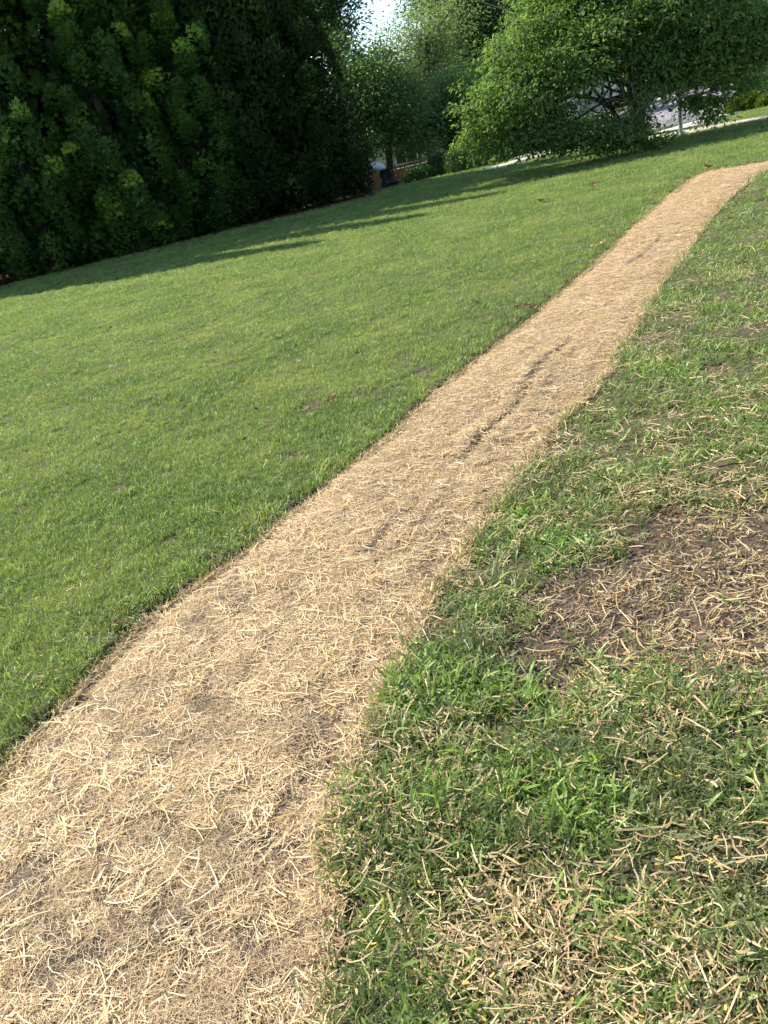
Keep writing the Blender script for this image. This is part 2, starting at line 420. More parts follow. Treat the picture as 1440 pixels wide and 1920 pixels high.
def straws(n, rad, lmin, lmax, wmin, wmax, rng, z=0.012, tilt=0.18, bend=0.35, seg=3, tint=None, skew=2.0):
    """loose flat straws lying about in a disc"""
    a = rng.random(n) * 6.283; r = rad * np.sqrt(rng.random(n)); c = np.c_[r * np.cos(a), r * np.sin(a), z * rng.random(n)]
    Ln = lmin + (lmax - lmin) * rng.random(n) ** skew; wd = wmin + (wmax - wmin) * rng.random(n) ** 1.6
    yaw = rng.random(n) * 6.283; pit = tilt * rng.normal(size=n); bn = bend * rng.normal(size=n); roll = rng.normal(size=n) * 0.5
    m = 2 * (seg + 1); V = np.zeros((n, m, 3))
    for s in range(seg + 1):
        t = s / seg - 0.5
        ang = yaw + bn * t * 1.5
        off = np.c_[np.cos(ang) * np.cos(pit), np.sin(ang) * np.cos(pit), np.sin(pit)] * (Ln * t)[:, None]
        side = np.c_[-np.sin(ang) * np.cos(roll), np.cos(ang) * np.cos(roll), np.sin(roll)]
        wt = wd / 2 * (1.0 if 0 < s < seg else 0.75)
        p = c + off
        V[:, 2 * s] = p - side * wt[:, None]; V[:, 2 * s + 1] = p + side * wt[:, None]
    F = []
    for s in range(seg): F += [[2 * s, 2 * s + 1, 2 * s + 3], [2 * s, 2 * s + 3, 2 * s + 2]]
    F = (np.array(F)[None] + (np.arange(n) * m)[:, None, None]).reshape(-1, 3)
    t = rng.random(n) if tint is None else tint(rng, n)
    return V.reshape(-1, 3), F, np.repeat(t, m)

def sample_wedge(n, d0, d1, power, rng, a0=-50, a1=40):
    """points on the ground in front of the camera; density falls as distance**-power"""
    k = 2 - power; u = rng.random(n)
    d = (d0 ** k + u * (d1 ** k - d0 ** k)) ** (1 / k)
    a = R(a0) + rng.random(n) * (R(a1) - R(a0))
    return d * np.sin(a), d * np.cos(a)
# everything left of the blanket is lawn, right of it is coarse turf
def side_of(x, y):
    """positive = right of the blanket"""
    mid = (LW + RW) / 2; mid = mid[::10]
    ext = np.r_[[[mid[0][0] - 1.0, mid[0][1] - 3]], mid, [[mid[-1][0] + 40, mid[-1][1] + 12]]]
    poly = np.r_[ext, [[60, -20]], [[-2.5, -20]]]
    return in_poly(x, y, poly)

# ---- lawn
rng = np.random.default_rng(11)
def lt(r, n):
    t = r.beta(1.2, 1.2, n) * 0.86; k = r.random(n) < 0.11; t[k] = 0.86 + 0.14 * r.random(k.sum()); return t
lawn_src = [blades(46, 0.055, 0.018, 0.046, 0.0016, 0.0030, 0.75, 0.9, rng, 3, lt) for _ in range(5)] + \
           [blades(30, 0.055, 0.018, 0.042, 0.0022, 0.0042, 0.9, 1.0, rng, 2, lambda r, n: 0.25 + 0.6 * r.random(n)) for _ in range(2)] + \
           [blades(14, 0.028, 0.035, 0.075, 0.0028, 0.0045, 0.6, 1.2, rng, 3, lambda r, n: 0.5 + 0.35 * r.random(n)) for _ in range(2)]
x, y = sample_wedge(135000, 1.2, 31, 1.45, rng)
keep = ~side_of(x, y)
x, y = x[keep], y[keep]
keep = ~in_poly(x, y, SP) & (seg_dist(x, y, LD) > 0.025)
x, y = x[keep], y[keep]
keep = (y < HEDGE_Y(x) + 0.1 + 0.5 * rng.random(len(x))) | (x > 1.9)
keep &= rng.random(len(x)) > soilness(x, y) * 0.93
dle0 = seg_dist(x, y, LD); keep &= ~(dle0 < 0.038 + 0.24 * np.clip(fbm(x, y, 0.14, 22, 2) - 0.45, 0, 1))
keep &= ~((rng.random(len(x)) < 0.75 * np.exp(-dle0 / 0.35)) & (fbm(x, y, 0.2, 25, 3) > 0.50))
x, y = x[keep], y[keep]
dle = seg_dist(x, y, LD)
var = rng.choice(9, len(x), p=[.15, .15, .15, .15, .14, .1, .1, .03, .03])
tall = (dle < 0.22) & (rng.random(len(x)) < 0.30) & (np.hypot(x, y) < 12); var[tall] = rng.choice([7, 8], tall.sum())
scl = 0.8 + 0.4 * rng.random(len(x)) + 0.25 * (fbm(x, y, 0.35, 31, 3) - 0.5)
scl *= 1 + 0.35 * smooth(6, 18, np.hypot(x, y))
lawn_pts = np.c_[x, y, H(x, y)]
lawn = scatter('lawn_grass', lawn_src, lawn_pts, np.c_[0.25 * rng.normal(size=len(x)), 0.25 * rng.normal(size=len(x)), 6.283 * rng.random(len(x))], scl, var, M_LAWN,
               'mown green lawn left of the straw blanket')

def strip_xy_lin(u, v):
    i = np.clip(np.floor(v).astype(int), 0, NV - 2)
    return LW[i] * (1 - u[:, None]) + RW[i] * u[:, None]
# ---- coarse turf right of the blanket
def ct(r, n):
    t = r.beta(2, 2, n) * 0.95; return t
co_src = [blades(24, 0.07, 0.018, 0.055, 0.0024, 0.0060, 1.5, 1.0, rng, 3, ct) for _ in range(5)] + \
         [blades(9, 0.045, 0.025, 0.075, 0.0045, 0.0085, 1.4, 0.9, rng, 4, lambda r, n: 0.55 + 0.42 * r.random(n)) for _ in range(4)] + \
         [blades(30, 0.025, 0.04, 0.085, 0.0018, 0.003, 0.8, 0.8, rng, 3, lambda r, n: 0.05 + 0.3 * r.random(n)) for _ in range(2)]
x, y = sample_wedge(150000, 0.75, 24, 1.45, rng, -30, 64)
keep = side_of(x, y)
x, y = x[keep], y[keep]
keep = ~in_poly(x, y, SP) & (rng.random(len(x)) > soilness(x, y) * 0.975)
x, y = x[keep], y[keep]
fb = fbm(x, y, 0.28, 41, 3)
keep = rng.random(len(x)) < np.clip(0.16 + 2.4 * (fb - 0.34), 0.10, 0.9)
x, y, fb = x[keep], y[keep], fb[keep]
var = rng.choice(11, len(x), p=[.14, .14, .14, .14, .12, .065, .065, .065, .065, .03, .03])
wf = vnoise(x, y, 0.22, 52); wide = (wf > 0.62) & (rng.random(len(x)) < 0.55); var[wide] = rng.choice([5, 6, 7, 8], wide.sum())
scl = 0.75 + 0.45 * rng.random(len(x)); scl *= 1 + 0.3 * smooth(5, 14, np.hypot(x, y))
coarse = scatter('coarse_grass', co_src, np.c_[x, y, H(x, y)], np.c_[0.35 * rng.normal(size=len(x)), 0.35 * rng.normal(size=len(x)), 6.283 * rng.random(len(x))], scl, var, M_COARSE,
                 'patchy coarse grass right of the straw blanket')

ev = rng.random(5200) ** 0.9 * (NV - 2); eu = -0.03 - 0.36 * rng.random(5200) ** 1.5; q_ = strip_xy_lin(eu, ev)
kk = fbm(q_[:, 0], q_[:, 1], 0.25, 29, 3) > 0.42; q_ = q_[kk]; ne = len(q_)
scatter('edge_grass', co_src, np.c_[q_, H(q_[:, 0], q_[:, 1])], np.c_[0.3 * rng.normal(size=ne), 0.3 * rng.normal(size=ne), 6.283 * rng.random(ne)], 0.65 + 0.4 * rng.random(ne), rng.integers(0, 11, ne), M_COARSE,
        'coarser grass along the cut turf edge left of the blanket')

# ---- straw blanket
def crease_field(u, v_xy):
    return 0
CREASE = [([(1068, 640), (1040, 665), (1020, 685), (1005, 705), (985, 740), (955, 780), (925, 805), (890, 845), (862, 878)], 0.042, 0.090),
          ([(808, 930), (790, 945), (770, 968), (742, 990), (700, 1040), (660, 1062)], 0.022, 0.07),
          ([(945, 820), (915, 822), (900, 818)], 0.03, 0.07),
          ([(1250, 440), (1200, 482), (1170, 500)], 0.025, 0.08),
          ([(545, 1180), (500, 1235), (470, 1290)], 0.016, 0.09), ([(240, 1480), (170, 1580), (90, 1640)], 0.012, 0.07), ([(420, 1500), (380, 1640), (300, 1720)], 0.010, 0.06)]
CR = [(pxpoly(p), dpt, wd) for p, dpt, wd in CREASE]
def crease(x, y):
    """(height change, straw thinning and backing darkening) of the folds"""
    h = np.zeros(len(x)); th = np.zeros(len(x))
    for P, dpt, wd in CR:
        d = seg_dist(x, y, P) + 0.012 * (fbm(x, y, 0.06, 71, 2) - .5); L = np.linalg.norm(P[-1] - P[0])
        # tapered ends
        e = np.minimum(np.hypot(x - P[0][0], y - P[0][1]), np.hypot(x - P[-1][0], y - P[-1][1]))
        e = smooth(0, 0.16 * L, e) * 0.8 + 0.2
        brk = 0.50 + 0.50 * smooth(0.38, 0.60, fbm(x, y, 0.13, 77, 2))
        g = np.exp(-(d / (wd * 0.30)) ** 2) * e * brk; k = np.exp(-((d - wd * 0.8) / (wd * 0.5)) ** 2) * e
        h += -dpt * g + 0.45 * dpt * k; th = np.maximum(th, np.exp(-(d / (wd * 0.26)) ** 2) * e * brk * (dpt / 0.05) ** 0.8)
    return h, th
NU = 72
def strip_xy(u, v):
    """u 0..1 across, v 0..NV-1 along"""
    i = np.clip(np.floor(v).astype(int), 0, NV - 2); f = (v - i)[:, None]
    l = LW[i] * (1 - f) + LW[i + 1] * f; r = RW[i] * (1 - f) + RW[i + 1] * f
    return l * (1 - u[:, None]) + r * u[:, None]
def strip_h(x, y, u):
    wdt = 1.1
    dL = u * wdt; dR = (1 - u) * wdt
    h = base_h(x, y) - 0.052 + 0.045 * np.sqrt(np.clip(dL / 0.09, 0, 1)) - 0.0 + 0.022 * smooth(0, 0.25, dR) * smooth(0, .3, dL)
    h += 0.010 * (1 - smooth(0, .06, dR)) 
    h += 0.035 * (fbm(x, y, 0.55, 61, 3) - 0.5) + 0.014 * (fbm(x, y, 0.12, 63, 3) - 0.5)
    return h + crease(x, y)[0]
uu, vv_ = np.meshgrid(np.linspace(0, 1, NU), np.arange(NV)); uu = uu.ravel(); vv_ = vv_.ravel().astype(float)
XY = strip_xy(uu, vv_); SZ = strip_h(XY[:, 0], XY[:, 1], uu)
skirt = (uu == 0) | (uu == 1); SZ = SZ - skirt * 0.03
ii = (np.arange(NV - 1)[:, None] * NU + np.arange(NU - 1)[None]).ravel()
def blanket_mat():
    m, nt, b, out = new_mat('straw_blanket_base')
    P = geo_pos(nt)
    mp = nt.nodes.new('ShaderNodeMapping'); mp.inputs['Scale'].default_value = (1, 2.2, 1); mp.inputs['Rotation'].default_value = (0, 0, 0.5); nt.links.new(P, mp.inputs[0])
    n1 = noise(nt, 90, 5, mp.outputs[0], 0.7, 1.5); n2 = noise(nt, 9, 5, P, 0.7)
    tan = ramp(nt, n1, [(0.32, (0.13, 0.085, 0.05)), (0.5, (0.38, 0.27, 0.16)), (0.68, (0.58, 0.44, 0.275))])
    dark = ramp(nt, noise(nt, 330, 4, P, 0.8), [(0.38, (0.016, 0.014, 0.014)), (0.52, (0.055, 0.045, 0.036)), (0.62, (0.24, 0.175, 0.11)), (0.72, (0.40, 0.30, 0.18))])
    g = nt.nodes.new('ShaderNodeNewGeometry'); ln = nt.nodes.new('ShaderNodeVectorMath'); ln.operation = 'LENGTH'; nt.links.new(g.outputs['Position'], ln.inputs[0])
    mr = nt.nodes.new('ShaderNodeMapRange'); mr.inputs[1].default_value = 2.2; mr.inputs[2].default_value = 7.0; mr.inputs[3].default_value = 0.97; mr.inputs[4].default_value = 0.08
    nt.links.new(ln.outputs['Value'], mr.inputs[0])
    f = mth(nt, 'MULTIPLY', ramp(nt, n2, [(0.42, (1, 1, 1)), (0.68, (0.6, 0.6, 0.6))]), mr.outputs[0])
    f = mth(nt, 'MAXIMUM', f, attr(nt, 'thin'))  # backing colour also goes dark along the folds
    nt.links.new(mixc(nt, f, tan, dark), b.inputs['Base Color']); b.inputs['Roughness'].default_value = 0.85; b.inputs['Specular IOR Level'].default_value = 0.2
    bump(nt, b, n1, 0.8, 0.006)
    return m
thin = crease(XY[:, 0], XY[:, 1])[1]
blanket = empty('straw_blanket', (0, 0, 0))
tag(blanket, 'long golden straw erosion blanket unrolled across the grass like a path', 'straw blanket')
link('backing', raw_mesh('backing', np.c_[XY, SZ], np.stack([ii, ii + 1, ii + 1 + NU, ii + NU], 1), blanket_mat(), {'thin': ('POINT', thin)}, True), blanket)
# straw clumps on the blanket
rng = np.random.default_rng(23)
st_t = lambda r, n: np.clip(r.beta(2.6, 1.9, n) * 0.98 + (r.random(n) < 0.015) * 0.5, 0, 1)
bl_src = [straws(20, 0.045, 0.018, 0.065, 0.0009, 0.0032, rng, 0.008, 0.07, 0.20, 3, st_t, 1.6) for _ in range(8)] + \
         [straws(4, 0.06, 0.05, 0.14, 0.0020, 0.0046, rng, 0.016, 0.08, 0.22, 4, lambda r, n: 0.5 + 0.5 * r.random(n), 1.6) for _ in range(4)] + \
         [straws(34, 0.05, 0.012, 0.05, 0.0006, 0.0014, rng, 0.006, 0.05, 0.5, 3, lambda r, n: 0.1 + 0.75 * r.random(n), 1.2) for _ in range(4)]
A = np.linalg.norm(np.diff((LW + RW) / 2, axis=0), axis=1) * np.linalg.norm(RW - LW, axis=1)[:-1]
mid = (LW + RW)[:-1] / 2; dm = np.hypot(mid[:, 0], mid[:, 1]); dens = 2600 * np.minimum(1, (2.4 / np.maximum(dm, 0.7)) ** 1.15)
cdf = np.cumsum(A * dens); n = int(cdf[-1]); v = np.interp(rng.random(n) * cdf[-1], np.r_[0, cdf], np.arange(NV)); u = 0.004 + 0.992 * rng.random(n)
xy = strip_xy(u, v); x, y = xy[:, 0], xy[:, 1]
holes = fbm(x, y, 0.065, 81, 3) * 0.62 + fbm(x, y, 0.30, 83, 2) * 0.38
cth = crease(x, y)[1]
dd = np.hypot(x, y)
p = np.clip(0.06 + (holes - 0.43) * 8.0, 0.06, 1); p = p + (1 - p) * (0.04 + 0.60 * smooth(1.8, 6, dd)); p *= 0.75 * (1 - 0.97 * cth)
keep = rng.random(n) < p
x, y, u, v = x[keep], y[keep], u[keep], v[keep]
var = rng.integers(0, 8, len(x)); big = (rng.random(len(x)) < 0.13); var[big] = rng.integers(8, 12, big.sum())
nf = int(cdf[-1] * 0.42); vf = np.interp(rng.random(nf) * cdf[-1], np.r_[0, cdf], np.arange(NV)); uf = 0.004 + 0.992 * rng.random(nf); q_ = strip_xy(uf, vf)
kf = (rng.random(nf) < 0.52 + 4 * (fbm(q_[:, 0], q_[:, 1], 0.09, 88, 3) - 0.40) + smooth(3, 6, np.hypot(q_[:, 0], q_[:, 1]))) & (rng.random(nf) > 0.9 * crease(q_[:, 0], q_[:, 1])[1]); q_, uf = q_[kf], uf[kf]
x, y, u, var = np.r_[x, q_[:, 0]], np.r_[y, q_[:, 1]], np.r_[u, uf], np.r_[var, rng.integers(12, 16, kf.sum())]
bl_pts = np.c_[x, y, strip_h(x, y, u) + 0.003]
bs = scatter('straw_layer', bl_src, bl_pts, np.c_[0.07 * rng.normal(size=len(x)), 0.07 * rng.normal(size=len(x)), 6.283 * rng.random(len(x))],
             0.75 + 0.4 * rng.random(len(x)), var, M_STRAW)
bs.parent = blanket
# frayed straws sticking out along both edges
edge_src = [straws(9, 0.03, 0.03, 0.10, 0.0015, 0.004, rng, 0.01, 0.5, 0.6, 3, lambda r, n: r.random(n) * 0.85, 1.4) for _ in range(6)]
ev = rng.random(5200) ** 1.1 * (NV - 2); eu = np.where(rng.random(5200) < 0.55, -0.012 + 0.02 * rng.random(5200), 1.012 - 0.03 * rng.random(5200))
e_xy = strip_xy(eu, ev); ez = np.where(eu < .5, base_h(e_xy[:, 0], e_xy[:, 1]) - 0.03 + 0.02 * rng.random(5200), base_h(e_xy[:, 0], e_xy[:, 1]) + 0.004)
es = scatter('frayed_edge', edge_src, np.c_[e_xy, ez], np.c_[0.25 * rng.normal(size=5200), 0.25 * rng.normal(size=5200), 6.283 * rng.random(5200)], 0.7 + 0.5 * rng.random(5200),
             rng.integers(0, 6, 5200), M_STRAWD)
es.parent = blanket

# ---- loose straw over the right-hand turf and soil
rng = np.random.default_rng(31)
ls_t = lambda r, n: np.clip(r.beta(2.0, 1.8, n) * 0.95 + (r.random(n) < 0.04) * 0.5, 0, 1)
ls_src = [straws(9, 0.07, 0.012, 0.080, 0.0012, 0.0052, rng, 0.014, 0.22, 0.22, 3, ls_t, 2.0) for _ in range(8)] + \
         [straws(2, 0.04, 0.06, 0.13, 0.0020, 0.0060, rng, 0.010, 0.14, 0.22, 4, ls_t, 1.5) for _ in range(6)] + \
         [straws(14, 0.06, 0.012, 0.04, 0.0012, 0.003, rng, 0.008, 0.15, 0.3, 2, ls_t, 1.5) for _ in range(4)]
x, y = sample_wedge(74000, 0.75, 16, 1.25, rng, -30, 64)
keep = side_of(x, y) & ~in_poly(x, y, SP); x, y = x[keep], y[keep]
so_ = soilness(x, y); cl = fbm(x, y, 0.30, 91, 3)
hp = at(1230, 1800, 0); hp2 = at(1330, 1185, 0); hp3 = at(1400, 940, 0)
bonus = 0.12 * np.exp(-(np.hypot((x - hp.x), (y - hp.y)) / 0.30) ** 2) + 0.9 * np.exp(-(np.hypot((x - hp2.x) * .7, (y - hp2.y)) / 0.22) ** 2) + .7 * np.exp(-(np.hypot((x - hp3.x) * .6, (y - hp3.y)) / 0.22) ** 2)
p = np.clip(0.24 + 2.6 * (cl - 0.42), 0.16, 0.95) * 0.62 + bonus * (1 - 0.35 * so_) - 0.02 * so_
p *= 1 - 0.55 * smooth(4, 11, np.hypot(x, y))
keep = rng.random(len(x)) < p; x, y, so_ = x[keep], y[keep], so_[keep]
var = rng.integers(0, 8, len(x)); k = rng.random(len(x)); var[k < 0.10] = rng.integers(8, 14, (k < 0.10).sum()); ks = (so_ > .5) & (k > 0.35); var[ks] = rng.integers(14, 18, ks.sum())
zz = H(x, y) + np.where(so_ > 0.5, 0.002, 0.006 + 0.024 * rng.random(len(x)))
loose = scatter('loose_straw', ls_src, np.c_[x, y, zz], np.c_[0.16 * rng.normal(size=len(x)), 0.16 * rng.normal(size=len(x)), 6.283 * rng.random(len(x))], 0.75 + 0.5 * rng.random(len(x)), var, M_STRAWD,
                'loose pieces of straw scattered over the turf and bare soil')
# sparse straw on the lawn side
x, y = sample_wedge(2600, 1.5, 20, 1.2, rng); keep = ~side_of(x, y) & (seg_dist(x, y, LD) > 0.06) & ~in_poly(x, y, SP)
x, y = x[keep], y[keep]; dle = seg_dist(x, y, LD)
keep = rng.random(len(x)) < 0.05 + 0.75 * np.exp(-dle / 0.30); x, y = x[keep], y[keep]
scatter('lawn_straw', ls_src[:8], np.c_[x, y, H(x, y) + 0.025], np.c_[0.3 * rng.normal(size=len(x)), 0.3 * rng.normal(size=len(x)), 6.283 * rng.random(len(x))], 0.6 + 0.4 * rng.random(len(x)),
        rng.integers(0, 8, len(x)), M_STRAWD, 'few loose straws lying on the lawn beside the blanket')
# soil crumbs
M_SOIL = simple_mat('soil', (0.040, 0.028, 0.019), (0.16, 0.115, 0.078), 30, 0.95, 0.004, obj=False)
def crumb(rng):
    bm = bmesh.new(); bmesh.ops.create_icosphere(bm, subdivisions=1, radius=1)
    V = np.array([v.co for v in bm.verts]); F = np.array([[v.index for v in f.verts] for f in bm.faces]); bm.free()
    V *= (0.7 + 0.6 * rng.random((len(V), 1))); V *= np.array([1, 0.85, 0.6]) * 0.006
    return V, F, np.zeros(len(V))
x, y = sample_wedge(200000, 0.8, 6.5, 1.0, rng, -45, 46)
s_ = soilness(x, y); trench = (seg_dist(x, y, LD) < 0.06) & ~in_poly(x, y, SP)
keep = ((rng.random(len(x)) < s_ * 0.75) & ~in_poly(x, y, SP)) | trench; x, y = x[keep], y[keep]
scatter('soil_crumbs', [crumb(rng) for _ in range(4)], np.c_[x, y, H(x, y)], 6.283 * rng.random((len(x), 3)), 0.25 + 1.5 * rng.random(len(x)) ** 5 , rng.integers(0, 4, len(x)), M_SOIL,
        'crumbs of dark soil on the bare patches')

# ------------------------------------------------------------------ leaves in numpy
def unit(v): return v / (np.linalg.norm(v, axis=-1, keepdims=True) + 1e-9)
def leaf_arrays(P, D, Nn, L, W, fold=0.25):
    """rhombic leaf with a folded midrib: 4 verts, 2 triangles"""
    D = unit(D); S = unit(np.cross(D, Nn)); Nn = np.cross(S, D)
    L = L[:, None]; W = W[:, None]
    V = np.stack([P, P + D * L * 0.42 + S * W * 0.5 + Nn * W * fold, P + D * L, P + D * L * 0.42 - S * W * 0.5 + Nn * W * fold], 1)
    n = len(P); i = np.arange(n)[:, None] * 4
    F = np.concatenate([i + np.array([[0, 1, 2]]), i + np.array([[0, 2, 3]])], 1).reshape(-1, 3)
    return V.reshape(-1, 3), F
def fan_arrays(P, D, Nn, L, rng, k=4, spread=0.75, wr=0.22):
    """a flat spray: k narrow fingers fanning out from one point"""
    D = unit(D); S = unit(np.cross(D, Nn)); n = len(P); Vs = []
    for a in np.linspace(-spread, spread, k):
        aa = a + 0.15 * rng.normal(size=n); d = D * np.cos(aa)[:, None] + S * np.sin(aa)[:, None]; s = np.cross(unit(np.cross(D, S)), d)
        l = (L * (1 - 0.3 * abs(a)) * (0.8 + 0.4 * rng.random(n)))[:, None]
        Vs += [P + d * l * .08, P + d * l * 0.55 + s * l * wr, P + d * l, P + d * l * 0.55 - s * l * wr]
    V = np.stack(Vs, 1); i = np.arange(n * k)[:, None] * 4
    F = np.concatenate([i + np.array([[0, 1, 2]]), i + np.array([[0, 2, 3]])], 1).reshape(-1, 3)
    return V.reshape(-1, 3), F

M_BARK = simple_mat('bark', (0.035, 0.026, 0.02), (0.10, 0.08, 0.062), 9, 0.95, 0.02)
M_BARKR = simple_mat('reddish_bark', (0.04, 0.026, 0.018), (0.09, 0.06, 0.042), 9, 0.95, 0.02)
M_THUJA = leaf_mat('thuja_foliage', [(0.0, (0.022, 0.050, 0.016)), (0.5, (0.110, 0.200, 0.048)), (0.80, (0.21, 0.32, 0.065)), (1.0, (0.44, 0.56, 0.10))], 0.42, 1.3, 0.55, 0.25)
M_YEW = leaf_mat('dark_conifer_foliage', [(0.0, (0.014, 0.024, 0.009)), (0.6, (0.052, 0.088, 0.026)), (1.0, (0.12, 0.18, 0.045))], 0.30, 1.2, 0.55, 0.25)  # dark conifer tone, deepened so the rear trees imitate shaded gaps
M_LEAF_SHRUB = leaf_mat('shrub_leaf', [(0.0, (0.060, 0.105, 0.028)), (0.5, (0.145, 0.222, 0.066)), (1.0, (0.27, 0.35, 0.11))], 0.48, 1.4, 0.6, 0.18)
M_LEAF_DARK = leaf_mat('dark_leaf', [(0.0, (0.036, 0.070, 0.030)), (0.6, (0.090, 0.158, 0.058)), (1.0, (0.15, 0.24, 0.085))], 0.48, 1.25, 0.45, 0.35)  # background leaf colours, lifted to imitate haze over the distant trees
M_LEAF_MID = leaf_mat('mid_leaf', [(0.0, (0.060, 0.10, 0.04)), (0.6, (0.145, 0.225, 0.075)), (1.0, (0.24, 0.33, 0.12))], 0.48, 1.3, 0.45, 0.35)
M_LEAF_PALE = leaf_mat('pale_leaf', [(0.0, (0.11, 0.15, 0.07)), (0.6, (0.25, 0.31, 0.14)), (1.0, (0.38, 0.43, 0.21))], 0.5, 1.2, 0.5, 0.3)
M_BOX = leaf_mat('clipped_bush_leaf', [(0.0, (0.030, 0.062, 0.022)), (0.7, (0.080, 0.150, 0.042)), (1.0, (0.13, 0.21, 0.06))], 0.25, 1.2, 0.4, 0.4)
M_YG = leaf_mat('yellow_green_leaf', [(0.0, (0.08, 0.11, 0.02)), (0.7, (0.19, 0.23, 0.045)), (1.0, (0.30, 0.30, 0.08))], 0.4, 1.1, 0.5, 0.3)

def thuja_mesh(name, h, r, rng, mat, n_l=150, per=210, spray=0.10, upright=0.5, ry=1.35, k_f=4, spread=0.62, power=0.8):
    """rounded boughs stacked over a cone, every bough closely clad in upright fans"""
    i = np.arange(n_l); t = ((i + 0.5) / n_l) ** 1.25 * 0.98; a = i * 2.39996 + 0.5 * rng.normal(size=n_l)
    prof = np.minimum(1, (1 - t) ** power * 1.12) * (0.86 + 0.14 * np.clip(t * 8, 0, 1))
    lr = (0.30 + 0.22 * rng.random(n_l)) * (0.45 + 0.55 * (1 - t)) * r / 1.5
    rr = np.maximum(r * prof - lr * 0.75, 0.02) * (0.90 + 0.14 * rng.random(n_l))
    Cn = np.c_[rr * np.cos(a), rr * np.sin(a), 0.18 + t * (h - 0.3)]
    ci = np.repeat(i, per); n = len(ci)
    out = np.c_[np.cos(a), np.sin(a), np.full(n_l, 0.25)]
    q = unit(unit(rng.normal(size=(n, 3))) + 0.85 * out[ci])
    P = Cn[ci] + q * (lr[ci] * (0.80 + 0.24 * rng.random(n)))[:, None] * np.array([1, 1, ry])
    P[:, 2] = np.maximum(P[:, 2], 0.04)
    D = unit(q * 0.75 + np.array([0, 0, upright]) + 0.28 * rng.normal(size=(n, 3)))
    Nn = unit(np.cross(D, np.array([0, 0, 1.0])) + 0.35 * rng.normal(size=(n, 3)))
    V, F = fan_arrays(P, D, np.cross(D, Nn) * 0.5 + q, spray * (0.7 + 0.7 * rng.random(n)), rng, k_f, spread, 0.15)
    bt = rng.random(n_l)[ci]
    tint = np.clip(0.34 + 0.13 * rng.normal(size=n) + 0.22 * (bt - 0.5), 0.02, 0.8)
    sun_tip = (bt > 0.84) & (q[:, 2] > 0.15) & (rng.random(n) < 0.7); tint = np.where(sun_tip, 0.82 + 0.18 * rng.random(n), tint)  # yellow tint on upper sprays imitates sun catching the tips
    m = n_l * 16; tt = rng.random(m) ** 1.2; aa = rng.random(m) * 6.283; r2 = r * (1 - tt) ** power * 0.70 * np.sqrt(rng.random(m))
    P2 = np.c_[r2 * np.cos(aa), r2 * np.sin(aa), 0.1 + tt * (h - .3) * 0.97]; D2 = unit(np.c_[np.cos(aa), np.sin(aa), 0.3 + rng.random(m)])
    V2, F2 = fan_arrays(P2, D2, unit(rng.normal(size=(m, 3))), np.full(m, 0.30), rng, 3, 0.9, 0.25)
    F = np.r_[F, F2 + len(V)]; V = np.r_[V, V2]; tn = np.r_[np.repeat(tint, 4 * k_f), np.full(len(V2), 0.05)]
    return raw_mesh(name, V, F, mat, {'tint': ('POINT', tn)})
# ---- conifers: branch clumps over a lumpy cone, each clump clad in sprays
def conifer_mesh(name, h, r, rng, mat, n_clump=420, per=26, spray=0.17, power=0.62, kind='thuja', bottom=0.15):
    t = rng.random(n_clump) ** 1.15                      # height fraction
    a = rng.random(n_clump) * 6.283
    prof = (1 - t) ** power * (0.80 + 0.20 * np.sin(np.clip(t * 5, 0, 1) * 1.57))
    lump = 0.66 + 0.52 * vnoise(a * 1.7, t * 7, 1.0, int(rng.integers(50)))
    rr = r * prof * lump
    Cn = np.c_[rr * np.cos(a), rr * np.sin(a), bottom + t * (h - bottom)]
    crad = (0.22 + 0.36 * rng.random(n_clump) ** 1.5) * (0.55 + 0.45 * (1 - t))
    out = np.c_[np.cos(a), np.sin(a), np.full(n_clump, 0.75 if kind == 'thuja' else 1.2)]; out = unit(out)
    ci = np.repeat(np.arange(n_clump), per); n = len(ci)
    q = unit(rng.normal(size=(n, 3))); q += out[ci] * 0.9; q = unit(q)
    P = Cn[ci] + q * (crad[ci] * (0.65 + 0.4 * rng.random(n)))[:, None] * np.array([1, 1, 1.35])
    D = unit(q * 0.8 + out[ci] * 0.5 + np.array([0, 0, 0.35 if kind == 'thuja' else 0.8]) + 0.35 * rng.normal(size=(n, 3)))
    Nn = unit(np.cross(D, np.array([0, 0, 1.0])) + 0.5 * rng.normal(size=(n, 3)))   # vertical fans
    V, F = fan_arrays(P, D, Nn, spray * (0.7 + 0.6 * rng.random(n)), rng, 4 if kind == 'thuja' else 3, 0.7 if kind == 'thuja' else 0.35, 0.17 if kind == 'thuja' else 0.13)
    k = 16 if kind == 'thuja' else 12
    tint = np.clip(0.30 + 0.30 * rng.normal(size=n) * 0.6 + 0.30 * vnoise(Cn[ci, 0] * 1.3, Cn[ci, 2] * 1.3, 1.0, 3), 0, 0.8)
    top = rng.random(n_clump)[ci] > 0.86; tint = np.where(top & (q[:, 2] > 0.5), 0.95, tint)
    # inner shaded twigs fill the core so that only small gaps remain
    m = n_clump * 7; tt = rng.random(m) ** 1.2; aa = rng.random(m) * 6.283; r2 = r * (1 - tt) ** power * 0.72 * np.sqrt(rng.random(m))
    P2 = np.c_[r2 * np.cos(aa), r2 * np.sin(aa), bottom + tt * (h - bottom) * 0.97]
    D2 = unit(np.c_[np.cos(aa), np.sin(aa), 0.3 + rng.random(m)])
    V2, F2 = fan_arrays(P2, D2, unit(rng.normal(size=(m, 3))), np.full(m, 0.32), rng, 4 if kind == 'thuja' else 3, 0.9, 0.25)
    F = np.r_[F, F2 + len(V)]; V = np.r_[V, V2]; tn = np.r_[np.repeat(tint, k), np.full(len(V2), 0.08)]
    return raw_mesh(name, V, F, mat, {'tint': ('POINT', tn)})
